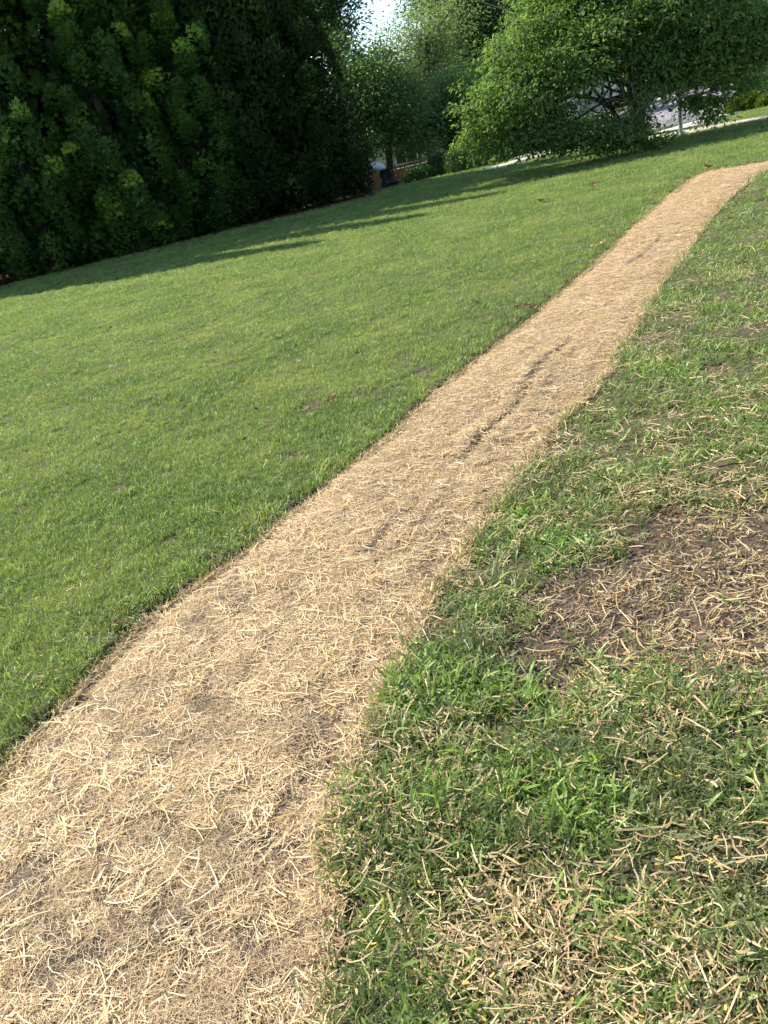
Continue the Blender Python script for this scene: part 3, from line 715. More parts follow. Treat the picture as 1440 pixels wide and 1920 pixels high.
def cone_trunk(h, r0, rng, mat):
    p = wander((0, 0, -0.15), (0, 0, h * 0.93), 8, 0.006, rng); V, F = tube_arrays(p, np.linspace(r0, 0.02, 8), 8)
    return raw_mesh('trunk', V, F, mat, smooth_sh=True)
rng = np.random.default_rng(5)
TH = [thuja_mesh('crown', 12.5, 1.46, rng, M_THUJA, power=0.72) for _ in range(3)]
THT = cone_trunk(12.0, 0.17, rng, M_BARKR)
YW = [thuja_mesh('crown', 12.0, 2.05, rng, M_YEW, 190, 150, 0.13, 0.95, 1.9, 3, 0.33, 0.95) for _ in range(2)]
YWT = cone_trunk(11.5, 0.18, rng, M_BARK)
def conifer(name, crown, trunk, x, y, rz, s, label, cat, group=None, sz=1.0):
    o = empty(name, (x, y, float(base_h(x, y))), rz); o.scale = (s, s, s * sz)
    tag(o, label, cat, group)
    c = link('crown', crown, o); c['kind'] = 'stuff'; link('trunk', trunk, o); return o
G1 = 'thujas and conifers in the tall screen'
for (nm, cr, tr, x, y, rz, sc_, sz, lab) in [
    ('thuja_tree', TH[0], THT, -7.35, 23.9, 0.4, 1.02, 1.16, 'dark green thuja at the left end of the hedge, cut by the picture edge'),
    ('thuja_tree', TH[1], THT, -4.85, 24.1, 2.0, 1.02, 1.00, 'thuja with the yellowest sunlit tips, second from the left in the hedge'),
    ('thuja_tree', TH[2], THT, -2.80, 24.9, 3.3, 0.95, 0.95, 'thuja standing between the yellow tipped one and the dark feathery conifers'),
    ('dark_conifer', YW[0], YWT, -1.05, 26.0, 1.0, 0.98, 0.88, 'tall dark feathery conifer right beside the last thuja'),
    ('dark_conifer', YW[1], YWT, 0.38, 26.3, 2.4, 0.86, 0.80, 'dark feathery conifer at the right end of the screen'),
    ('thuja_tree', TH[2], THT, -9.75, 23.6, 5.0, 1.05, 1.2, 'thuja just outside the left edge of the picture'),
    ('thuja_tree', TH[0], THT, -12.3, 23.4, 1.2, 1.05, 1.25, 'outermost thuja far to the left of the screen'),

    ('dark_conifer', YW[1], YWT, -8.6, 25.9, 0.9, 1.05, 1.05, 'back row conifer in the gap left of the leftmost visible thuja'),  # back row: dark foliage colour imitates the shade in these gaps
    ('dark_conifer', YW[0], YWT, -6.1, 26.0, 4.1, 1.05, 1.02, 'back row conifer in the gap between the first two front thujas'),
    ('dark_conifer', YW[1], YWT, -3.8, 26.3, 2.7, 1.05, 1.05, 'back row conifer in the gap right of the yellow tipped thuja'),
    ('dark_conifer', YW[0], YWT, -1.85, 26.9, 3.9, 1.0, 1.0, 'back row dark conifer behind the last thuja')]:
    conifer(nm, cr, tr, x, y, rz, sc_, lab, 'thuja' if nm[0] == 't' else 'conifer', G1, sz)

# ---- broadleaved trees
def broad_mesh(crowns, leaf, n_cl, per, cl_r, mat, rng, aspect=0.5, droop=0.0, shell=0.55, light=0.0, flat=0.6):
    """crowns: ellipsoids (cx,cy,cz, rx,ry,rz); leaves in clusters near their shells"""
    w_ = np.array([c[3] * c[4] * c[5] for c in crowns]) ** 0.7; w_ /= w_.sum()
    k = rng.choice(len(crowns), n_cl, p=w_); Cr = np.array(crowns, float)[k]
    q = unit(rng.normal(size=(n_cl, 3))); q[:, 2] = np.where(q[:, 2] < -0.35, q[:, 2] * 0.6, q[:, 2])
    rad = (shell + (1 - shell) * rng.random(n_cl)) ** 0.8 * (0.86 + 0.3 * rng.random(n_cl)) * np.where(rng.random(n_cl) < 0.14, 1.22, 1.0)
    Cn = Cr[:, :3] + q * Cr[:, 3:] * rad[:, None]
    ci = np.repeat(np.arange(n_cl), per); n = len(ci)
    cr = cl_r * (0.6 + 0.8 * rng.random(n_cl))
    g = rng.normal(size=(n, 3)) * np.array([1, 1, flat]) * 0.55
    P = Cn[ci] + g * cr[ci][:, None]
    hl = np.hypot(g[:, 0], g[:, 1]); P[:, 2] -= droop * hl * cr[ci]
    D = unit(np.c_[g[:, 0], g[:, 1], 0.15 * g[:, 2] - droop * 1.2 - 0.1] + 0.7 * rng.normal(size=(n, 3)) * np.array([1, 1, .7]))
    Nn = unit(np.array([0, 0, 1.0]) + 0.35 * q[ci] + 0.55 * rng.normal(size=(n, 3)))
    L = leaf * (0.6 + 0.7 * rng.random(n))
    V, F = leaf_arrays(P, D, Nn, L, L * aspect)
    tint = np.clip(0.45 + 0.22 * rng.normal(size=n) + 0.28 * (rng.random(n_cl)[ci] - 0.5) + light, 0, 1)
    return (V, F, np.repeat(tint, 4)), Cn, Cr
def limbs(base, Cn, rng, r0, n_main, h_fork, mat, extra=60, stems=1, spread=0.3, thin=0.012):
    A = Acc(); base = np.array(base, float); top = Cn[:, 2].max()
    forks = []
    for s in range(stems):
        a = rng.random() * 6.28; off = np.array([math.cos(a), math.sin(a), 0]) * spread * (0.3 + rng.random()) * (stems > 1)
        f = base + off * 2.2 + np.array([0, 0, h_fork * (0.8 + 0.4 * rng.random())])
        p = wander(base + off * 0.35 + np.array([0, 0, -0.15]), f, 6, 0.05, rng); A.add(*tube_arrays(p, np.linspace(r0 * 1.15, r0 * 0.72, 6), 8)); forks.append(f)
    idx = rng.choice(len(Cn), min(n_main, len(Cn)), replace=False); ends = []
    for i in idx:
        f = forks[rng.integers(len(forks))]; e = f + (Cn[i] - f) * 0.85
        p = wander(f, e, 7, 0.05, rng, 0.06); A.add(*tube_arrays(p, np.linspace(r0 * 0.5, thin * 1.6, 7), 6)); ends.append(p)
    for j in range(extra):
        p0 = ends[rng.integers(len(ends))]; s0 = p0[rng.integers(2, 6)]; d2 = np.linalg.norm(Cn - s0, axis=1); c = np.argsort(d2)[rng.integers(0, min(12, len(Cn)))]
        p = wander(s0, Cn[c], 5, 0.08, rng); A.add(*tube_arrays(p, np.linspace(thin * 2, thin * .6, 5), 5))
    return A.mesh('trunk', mat)
def broad_tree(name, x, y, crowns, leaf, n_cl, per, cl_r, lmat, rng, label, r0=0.16, n_main=12, h_fork=2.0, extra=40, bark=M_BARK, group=None, cat='tree', stems=1, spread=.3, rz=0, **kw):
    (V, F, tn), Cn, _ = broad_mesh(crowns, leaf, n_cl, per, cl_r, lmat, rng, **kw)
    o = empty(name, (x, y, float(base_h(x, y))), rz); tag(o, label, cat, group)
    c = link('crown', raw_mesh('crown', V, F, lmat, {'tint': ('POINT', tn)}), o); c['kind'] = 'stuff'
    link('trunk', limbs((0, 0, 0), Cn, rng, r0, n_main, h_fork, bark, extra, stems, spread), o)
    return o

# the big arching shrub by the end of the blanket
rng = np.random.default_rng(77)
sb = at(1190, 279)
def rel(px, py, y): 
    p = at_y(px, py, y); return (p.x - sb.x, p.y - sb.y, p.z - float(base_h(sb.x, sb.y)))
SY = sb.y - 0.35
lobes = []
for (px, py, dy, rx, ry, rz_) in [(985, 150, -.5, .9, .9, .6), (1040, 180, -.9, .6, .5, .4), (1000, 262, -.6, .7, .6, .3), (1090, 250, -.9, .6, .5, .28), (905, 240, 0, .5, .6, .4), (950, 190, -0.6, 1.0, 1.1, 0.75), (930, 262, -0.3, .75, .8, .38), (1010, 90, -0.2, 1.1, 1.2, .9), (1090, 30, 0.2, 1.2, 1.3, .9), (1085, 125, -1.0, .8, .6, .5),
                                  (1040, 235, -.7, .9, .7, .38), (1150, 235, -.9, .75, .5, .42), (1190, 60, 0.0, 1.4, 1.4, 1.0), (1290, 60, -.4, 1.2, 1.2, .9), (1240, 150, -.9, .7, .5, .45), (1280, 130, -.4, .8, .7, .4),
                                   (1370, 40, -.2, 1.1, 1.1, .7), (1345, 170, -.5, .5, .5, .45), (1400, 100, 0, .8, .8, .5), (1232, 262, -.9, .34, .35, .28), (1150, 262, -.8, .6, .5, .26), (1200, 262, -.8, .35, .35, .22), (1060, 258, -.6, .6, .5, .26), (1180, 232, -.7, .5, .4, .25),  (1240, 90, -.9, .9, .6, .6), (1310, 120, -.9, .7, .5, .45), (1255, 20, -.9, 1.1, .7, .7), (1350, 90, -.8, .8, .6, .5), (1300, 185, -.7, .35, .4, .16), (1335, 215, -.6, .28, .3, .2), (1395, 150, -.5, .45, .4, .3), (1420, 60, -.5, .9, .8, .6), (1150, 50, -.9, .8, .6, .45),  (1190, -60, .3, 1.8, 1.6, 1.0), (1060, -20, .6, 1.2, 1.2, .8), (1330, -40, .3, 1.3, 1.3, .8)]:
    c = rel(px, py, SY + dy); lobes.append((*c, rx, ry, rz_))
(V, F, tn), Cn, _ = broad_mesh(lobes, 0.10, 3000, 38, 0.27, M_LEAF_SHRUB, rng, aspect=0.5, droop=0.45, shell=0.35, flat=0.4)
shrub = empty('arching_shrub', sb); tag(shrub, 'large arching bush with broad green leaves at the far end of the blanket', 'shrub')
c = link('crown', raw_mesh('crown', V, F, M_LEAF_SHRUB, {'tint': ('POINT', tn)}), shrub); c['kind'] = 'stuff'
link('trunk', limbs((0, 0, 0), Cn, rng, 0.075, 34, 0.9, M_BARK, 190, 6, 0.28, 0.012), shrub)
# bare twigs in its shaded middle
A = Acc()
for i in range(150):
    c = rel(1170 + 55 * rng.normal(), 165 + 38 * rng.normal(), SY - 0.7 + 0.5 * rng.normal()); a = np.array(c)
    b = a + np.array([rng.normal() * .35, rng.normal() * .2, -0.2 - rng.random() * .5]); A.add(*tube_arrays(wander(a, b, 6, 0.12, rng), np.linspace(.007, .003, 6), 4))
tw = link('dead_twig', A.mesh('dead_twig', simple_mat('dead_twig', (0.10, 0.075, 0.055), (0.19, 0.15, 0.115), 8, 0.9)), shrub); tw['kind'] = 'stuff'

# ---- clipped bushes
def clipped_bush(x, y, rx, ry, rz_, rng, label, lmat=M_BOX, n=9000, leaf=0.055, group='low clipped bushes past the lawn', name='clipped_bush'):
    q = unit(rng.normal(size=(n, 3))); q[:, 2] = np.abs(q[:, 2]) * 1.0 - 0.25 * rng.random(n)
    sq = (np.abs(q) ** 3).sum(1) ** (-1 / 3.); lump = 0.93 + 0.14 * vnoise(q[:, 0] * 3 + 5, q[:, 2] * 3 + q[:, 1] * 2, 1, 4)
    P = q * (sq * lump * (0.8 + 0.22 * rng.random(n)))[:, None] * np.array([rx, ry, rz_]); P[:, 2] += rz_ * 0.12
    D = unit(q + 0.8 * rng.normal(size=(n, 3))); L = leaf * (0.7 + 0.6 * rng.random(n))
    V, F = leaf_arrays(P, D, unit(q + 0.6 * rng.normal(size=(n, 3))), L, L * 0.6)
    o = empty(name, (x, y, float(base_h(x, y)))); tag(o, label, 'bush', group)
    c = link('foliage', raw_mesh('foliage', V, F, lmat, {'tint': ('POINT', np.repeat(np.clip(0.5 + .22 * rng.normal(size=n), 0, 1), 4))}), o); c['kind'] = 'stuff'
    A = Acc()
    for k in range(7):
        a = rng.random() * 6.28; A.add(*tube_arrays(wander((0.1 * math.cos(a), .1 * math.sin(a), -.1), (rx * .6 * math.cos(a), ry * .6 * math.sin(a), rz_ * .75), 5, .06, rng), np.linspace(.03, .01, 5), 5))
    link('stem', A.mesh('stem', M_BARK), o)
    return o
def bush_px(px0, px1, pyb, pyt, y, label, **kw):
    """bush spanning px0..px1, top at pyt, standing on the ground at depth y"""
    a = at_y(px0, (pyb + pyt) / 2, y); b = at_y(px1, (pyb + pyt) / 2 - (px1 - px0) * .2, y); t = at_y((px0 + px1) / 2, pyt, y)
    x = (a.x + b.x) / 2; g = float(base_h(x, y))
    return clipped_bush(x, y, abs(b.x - a.x) / 2, abs(b.x - a.x) / 2 * .9, t.z - g, rng, label, **kw)
bush_px(752, 815, 340, 316, 27.0, 'smallest low rounded bush, the leftmost of the clipped three')
bush_px(796, 862, 330, 296, 28.0, 'middle rounded dark bush, set back between the other two')
bush_px(832, 908, 318, 280, 26.3, 'biggest rounded dark bush beside the pale path')

# ---- background trees
rng = np.random.default_rng(101)
def rel2(px, py, y, x0, y0):
    p = at_y(px, py, y); return (p.x - x0, y - y0, p.z - float(base_h(x0, y0)))
def bg_tree(name, basepx, y, spots, label, lmat, leaf=0.15, n_cl=420, per=40, cl_r=0.7, r0=0.2, h_fork=2.2, n_main=14, extra=60, **kw):
    """spots: (px, py, depth offset, rx, ry, rz) lobes of the crown"""
    b = at_y(basepx[0], basepx[1], y); x0 = b.x
    cr = [(*rel2(px, py, y + dy, x0, y), rx, ry, rz_) for px, py, dy, rx, ry, rz_ in spots]
    return broad_tree(name, x0, y, cr, leaf, n_cl, per, cl_r, lmat, rng, label, r0, n_main, h_fork, extra, **kw)
# bluish green tree right behind the dark conifer, with its visible trunk
bg_tree('deciduous_tree', (742, 342), 29.5, [(700, 148, 0, 1.0, 1.3, 1.0), (690, 190, 0, 1.5, 1.5, 1.2), (700, 255, 0, 1.2, 1.2, .8), (752, 215, .3, 1.2, 1.3, .9), (770, 275, 0, .9, .9, .45), (740, 185, .5, 1.1, 1.2, .8), (635, 125, .6, .9, 1.2, 1.0)],
        'mid green tree with a thin dark trunk standing by the white shirted person', M_LEAF_MID, 0.13, 520, 40, 0.55, 0.14, 2.6, 16, 60, bark=M_BARK)
bg_tree('deciduous_tree', (668, 300), 33, [(625, 35, 0, 0.9, 1.2, 1.1), (645, 95, 0, 0.7, 1.0, .7), (680, 125, 0, .6, .8, .6), (572, 10, 0, 1.4, 2.0, 1.5), (560, -60, 0, 2.2, 2.5, 2.0)],
        'dark open crowned tree rising above the right end of the conifer screen', M_LEAF_DARK, 0.15, 520, 34, 0.55, 0.2, 4.5, 18, 90)
# pale willow-like tree
bg_tree('pale_tree', (800, 300), 37, [(765, 110, 0, 1.7, 1.8, 1.6), (800, 60, 0, 1.8, 1.8, 1.3), (740, 160, 0, 1.4, 1.6, 1.3), (830, 130, .3, 1.6, 1.6, 1.5), (795, 170, 0, 1.8, 1.8, 1.2), (850, 210, 0, 1.2, 1.3, .9), (825, 35, 0, 1.5, 1.5, 1.0)],
        'pale yellowish green tree with wispy foliage and dark branches against the sky', M_LEAF_PALE, 0.14, 560, 44, 0.6, 0.18, 3.2, 26, 140, aspect=0.34, droop=0.35, shell=0.3)
# big dark tree at top
bg_tree('deciduous_tree', (905, 300), 42, [(880, 40, 0, 2.2, 2.2, 2.2), (930, 90, 0, 2.0, 2.2, 1.8), (872, -30, 0, 2.4, 2.6, 2.2), (940, -10, 0, 2.2, 2.4, 1.8), (905, 150, 0, 1.7, 2, 1.5), (870, 110, 0, 1.3, 1.6, 1.3), (812, -10, 1, 0.9, 1.5, 1.0)],
        'big deep green tree filling the top between the pale tree and the arching shrub', M_LEAF_DARK, 0.19, 640, 42, 0.85, 0.32, 5, 20, 60)
# understorey under it
bg_tree('understorey_tree', (845, 300), 31, [(800, 262, 0, .8, .9, .5), (790, 215, .4, 1.0, 1.0, .6), (850, 205, 0, 1.0, 1.0, .7), (880, 245, 0, 1.0, 1.0, .5), (905, 195, 0, .9, 1, .8), (845, 170, .5, .9, 1, .7), (820, 250, -.3, .5, .6, .4)],
        'small green tree leaning out over the clipped bushes', M_LEAF_MID, 0.12, 420, 40, 0.42, 0.09, 1.6, 16, 60)
bg_tree('understorey_tree', (915, 280), 35, [(900, 240, 0, 1.0, 1.4, .9), (940, 210, 0, 1.4, 1.4, 1.2), (960, 140, 0, 1.6, 1.6, 1.5), (870, 190, 0, 1.1, 1.4, 1.1), (880, 270, 0, 1.1, 1.3, .7)],
        'dark shaded small tree in the gap between the bushes and the arching shrub', M_LEAF_MID, 0.14, 420, 36, 0.55, 0.12, 1.8, 14, 40)
bg_tree('deciduous_tree', (1000, 200), 48, [(1000, 20, 0, 2.5, 2.5, 2), (960, -30, 0, 2.2, 2.5, 1.8), (1060, 40, 0, 2.5, 2.5, 2.2), (1040, 110, 0, 2, 2, 1.4)],
        'open dark tree behind the top left of the arching shrub', M_LEAF_DARK, 0.2, 300, 34, 0.9, 0.3, 5, 16, 60)
# trees at the right edge across the road
bg_tree('street_tree', (1428, 195), 36, [(1400, 20, 0, 1.8, 2, 1.2), (1440, 60, 0, 1.5, 1.8, .8), (1360, 60, 0, 1.6, 1.8, 1.1), (1330, -20, 0, 1.9, 2, 1.4), (1450, -20, 0, 2, 2, 1.2), (1430, 95, .5, 1.0, 1.2, .5)],
        'street tree with a slanting brown trunk behind the grey utility pole', M_LEAF_MID, 0.15, 420, 38, 0.6, 0.2, 2.4, 14, 60, bark=M_BARKR)
bg_tree('street_tree', (1340, 170), 44, [(1370, 110, 0, 1.6, 1.6, .9), (1310, 100, 0, 1.6, 1.6, 1.0), (1265, 70, 0, 1.8, 1.8, 1.4), (1400, 60, 0, 1.9, 2, 1.2)],
        'dark leafy tree across the road behind the street light', M_LEAF_DARK, 0.17, 340, 36, 0.7, 0.16, 2.2, 12, 40)
# row behind the thujas: glimpses between their tops, leaf colour darkened to imitate shade
for i, (px, y) in enumerate([(30, 33), (150, 35), (270, 33), (385, 34)]):
    bg_tree('screen_tree', (px + 60, 400), y, [(px, 60, 0, 2.4, 2.2, 2.6), (px - 30, -60, 0, 2.6, 2.4, 2.4), (px + 50, 190, 0, 2.4, 2.2, 2.4), (px + 80, 300, 0, 2.0, 2.2, 1.6)],
            ['dark tree glimpsed behind the leftmost thuja', 'dark tree glimpsed between the first two thujas', 'dark tree glimpsed above the second thuja', 'dark tree glimpsed above the smaller thuja', 'dark tree glimpsed above the feathery conifer'][i],
            M_YEW, 0.2, 260, 32, 0.95, 0.22, 3, 10, 20, group='trees behind the conifer screen')
# far belt closing the view: a few shared trees copied round the horizon
(V, F, tn), CnB, _ = broad_mesh([(0, 0, 5.5, 3.2, 3.2, 3.4), (1.8, .5, 4.0, 2.2, 2.2, 2.2), (-2.0, -.4, 4.2, 2.2, 2.2, 2.4), (0.3, 0, 8, 2.2, 2.2, 2.0), (0, 0, 2.4, 2.6, 2.4, 1.4)], 0.28, 520, 34, 1.0, M_LEAF_MID, rng)
belt_c = raw_mesh('crown', V, F, M_LEAF_MID, {'tint': ('POINT', tn)}); belt_t = limbs((0, 0, 0), CnB, rng, 0.28, 10, 2.6, M_BARK, 10)
first = empty('far_tree', (0, 0, 0)); cc = link('crown', belt_c, first); cc['kind'] = 'stuff'; link('trunk', belt_t, first)
tag(first, 'far rounded green tree closing the view behind the gardens', 'tree', 'far trees behind the gardens')
spots = [(-30, 52), (-22, 49), (-14, 54), (-7, 50), (0, 53), (5, 56), (10.5, 60), (16, 66), (23, 60), (31, 62), (40, 58), (24, 80), (13, 78)]
for i, (x, y) in enumerate(spots):
    o = first if i == 0 else copy_tree(first)
    s = 0.95 + 0.4 * random.random(); s *= 0.58 if -0.45 < x / y < 0.22 else 1.0; o.location = (x, y, float(base_h(x, y)) - 0.1); o.scale = (s, s, s * (0.95 + .25 * random.random())); o.rotation_euler = (0, 0, random.random() * 6.28)

# ------------------------------------------------------------------ pavement, road, kerb
def concrete_mat(name, a, b, s=12): return simple_mat(name, a, b, s, 0.9, 0.003, obj=False)
M_WALK = concrete_mat('pavement_concrete', (0.40, 0.36, 0.30), (0.55, 0.50, 0.42))
M_ROAD = concrete_mat('asphalt', (0.17, 0.16, 0.175), (0.25, 0.235, 0.25), 3)
def ribbon(name, mid, width, z, mat, thick=0.0, n=40, kind='structure', off=0.0):
    P = np.array(mid, float); s = np.r_[0, np.cumsum(np.linalg.norm(np.diff(P, axis=0), axis=1))]; t = np.linspace(0, s[-1], n)
    Q = np.c_[np.interp(t, s, P[:, 0]), np.interp(t, s, P[:, 1])]
    k = 5; pad = np.r_[np.repeat(Q[:1], k // 2, 0), Q, np.repeat(Q[-1:], k // 2, 0)]; Q = np.stack([np.convolve(pad[:, i], np.ones(k) / k, 'valid') for i in (0, 1)], 1)
    T = np.gradient(Q, axis=0); T /= np.linalg.norm(T, axis=1)[:, None]; N_ = np.c_[-T[:, 1], T[:, 0]]
    rows = []
    for o_, dz in ((-width / 2, -0.08), (-width / 2, 0), (0, 0.0), (width / 2, 0), (width / 2, -0.08)):
        q = Q + N_ * (o_ + off); rows.append(np.c_[q, base_h(q[:, 0], q[:, 1]) + z + dz])
    V = np.stack(rows, 1).reshape(-1, 3); m = 5; i = (np.arange(n - 1)[:, None] * m + np.arange(m - 1)[None]).ravel()
    o = link(name, raw_mesh(name, V, np.stack([i, i + 1, i + 1 + m, i + m], 1), mat)); tag(o, kind=kind); return o
pc = [at(*q) for q in [(1500, 215), (1440, 221), (1354, 236), (1268, 252)]]
mid = [(p.x, p.y) for p in pc] + [(8.3, 22.6), (7.4, 24.4)] + [(at(990, 297).x, at(990, 297).y), (at(925, 321).x - .1, at(925, 321).y + .4), (3.5, 24.6 + 1.2), (-2, 28.5)]
ribbon('sidewalk', mid[:8], 0.85, 0.03, M_WALK)
# road running away to the upper right
a0 = at(1228, 243); a1 = at(1300, 197)
dirr = np.array([a1.x - a0.x, a1.y - a0.y]); dirr /= np.linalg.norm(dirr)
q0 = np.array([a0.x, a0.y])
nrm = np.array([-dirr[1], dirr[0]])
road_mid = [q0 + np.array([-7, 8.0]), q0 + np.array([-4, 5.0]), q0 - dirr * 1.2 + nrm * .6, q0 + dirr * 4, q0 + dirr * 12, q0 + dirr * 40 + np.array([3, 0]), q0 + dirr * 80 + np.array([14, 0])]
ribbon('road', road_mid, 5.2, 0.02, M_ROAD, n=60)
ribbon('far_kerb', road_mid, 0.30, 0.10, M_WALK, n=60, off=2.75)
ribbon('kerb', road_mid, 0.18, 0.09, M_WALK, n=60, off=-2.70)
ribbon('far_sidewalk', road_mid, 1.3, 0.05, M_WALK, n=60, off=4.6)
ap = at(1290, 248); ribbon('driveway', [(at(1262, 250).x, at(1262, 250).y), tuple(q0 + dirr * 2 - nrm * 2.3)], 1.4, 0.045, M_WALK, n=8)

# ------------------------------------------------------------------ poles
M_GALV = simple_mat('galvanised_steel', (0.33, 0.36, 0.39), (0.48, 0.51, 0.54), 6, 0.45, 0, 0.6)
M_POLE = simple_mat('grey_pole', (0.17, 0.18, 0.21), (0.27, 0.28, 0.32), 5, 0.8, 0.004)
M_BLACK = simple_mat('black_rubber', (0.012, 0.012, 0.013), (0.03, 0.03, 0.03), 5, 0.6)
M_GLASS = simple_mat('lamp_glass', (0.55, 0.56, 0.55), (0.65, 0.66, 0.65), 5, 0.2)
def tube_obj(name, path, rad, mat, parent, n=10):
    V, F = tube_arrays(path, rad, n); return link(name, raw_mesh(name, V, F, mat, smooth_sh=True), parent)
b = at(1277, 254)
sl = empty('street_light', (b.x, b.y, float(base_h(b.x, b.y))))
tag(sl, 'slim pale metal street light standing where the sidewalk meets the road', 'street light')
tube_obj('pole', [(0, 0, 0), (0, 0, 2), (0, 0, 4), (0, 0, 6.2)], [.05, .047, .043, .04], M_GALV, sl)
tube_obj('arm', [(0, 0, 6.1), (.3, .1, 6.5), (.9, .25, 6.75), (1.5, .4, 6.8)], [.04, .035, .03, .03], M_GALV, sl)
bm = bmesh.new(); box(bm, 1.35, 2.0, .32, .55, 6.74, 6.86, .03); h_ = bm_obj('lamp_head', bm, M_GALV, sl)
bm = bmesh.new(); box(bm, 1.5, 1.95, .36, .51, 6.715, 6.742, .005); bm_obj('lamp_glass', bm, M_GLASS, h_)
bm = bmesh.new(); bmesh.ops.create_cone(bm, segments=12, radius1=.13, radius2=.1, depth=.08, cap_ends=True, matrix=Matrix.Translation((0, 0, .04))); bm_obj('base_plate', bm, M_GALV, sl)
b = at(1432, 205); yb = 28.0; b = at_y(1427, 196, yb)
up = empty('utility_pole', (b.x, yb, float(base_h(b.x, yb)))); up.rotation_euler = (0, R(-3.0), 0)
tag(up, 'thick grey utility pole with a dark band near the right edge', 'utility pole')
tube_obj('shaft', [(0, 0, -.2), (0, 0, 3), (0, 0, 6), (0, 0, 9.5)], [.17, .16, .145, .12], M_POLE, up, 12)
tube_obj('band', [(0, 0, .85), (0, 0, .97)], [.185, .185], M_BLACK, up, 12)
bm = bmesh.new(); box(bm, -1.1, 1.1, -.2, -.1, 8.7, 8.83, .01); cra = bm_obj('crossarm', bm, M_BARK, up)
for k in (-1, -.4, .4, 1):
    tube_obj('insulator', [(k, -.15, 8.83), (k, -.15, 8.9), (k, -.15, 8.98)], [.03, .045, .02], M_GLASS, cra, 8)
# overhead cables passing over the back of the garden (top of the picture)
pa = at_y(905, -8, 33.0); pb = at_y(975, 16, 32.0)
for k, dz in enumerate((0, 0.35)):
    d = (pb - pa); p0 = pa - d * 14; p1 = pa + d * 9
    P_ = [(p0.x + (p1.x - p0.x) * t, p0.y + (p1.y - p0.y) * t, p0.z + (p1.z - p0.z) * t - dz * .6 + 0.5 * (2 * t - 1.2) ** 2 * .3) for t in np.linspace(0, 1, 24)]
    V, F = tube_arrays(P_, np.full(24, .022), 5)
    o = link('overhead_cable', raw_mesh('overhead_cable', V, F, M_BLACK, smooth_sh=True)); tag(o, ['upper dark overhead cable crossing in front of the big deep green tree', 'lower dark overhead cable crossing in front of the big deep green tree'][k], 'cable', 'overhead cables')

# ------------------------------------------------------------------ houses
M_BRICK = simple_mat('orange_brick', (0.26, 0.11, 0.06), (0.40, 0.19, 0.11), 20, 0.9, 0.004)
M_MORTAR = simple_mat('mortar', (0.38, 0.33, 0.28), (0.46, 0.41, 0.36), 20, 0.95)
M_SIDING = simple_mat('white_siding', (0.70, 0.71, 0.72), (0.80, 0.80, 0.80), 4, 0.7)
M_ROOF = simple_mat('roof_shingle', (0.10, 0.085, 0.08), (0.18, 0.16, 0.15), 8, 0.95, 0.01)
M_FRAME = simple_mat('window_frame', (0.72, 0.72, 0.70), (0.8, 0.8, 0.78), 5, 0.5)
m, ntn, bb, _o = new_mat('window_glass'); bb.inputs['Base Color'].default_value = (0.03, 0.04, 0.05, 1); bb.inputs['Roughness'].default_value = 0.08
M_WIN = m
M_DOOR = simple_mat('door_paint', (0.42, 0.41, 0.38), (0.5, 0.49, 0.46), 5, 0.5)
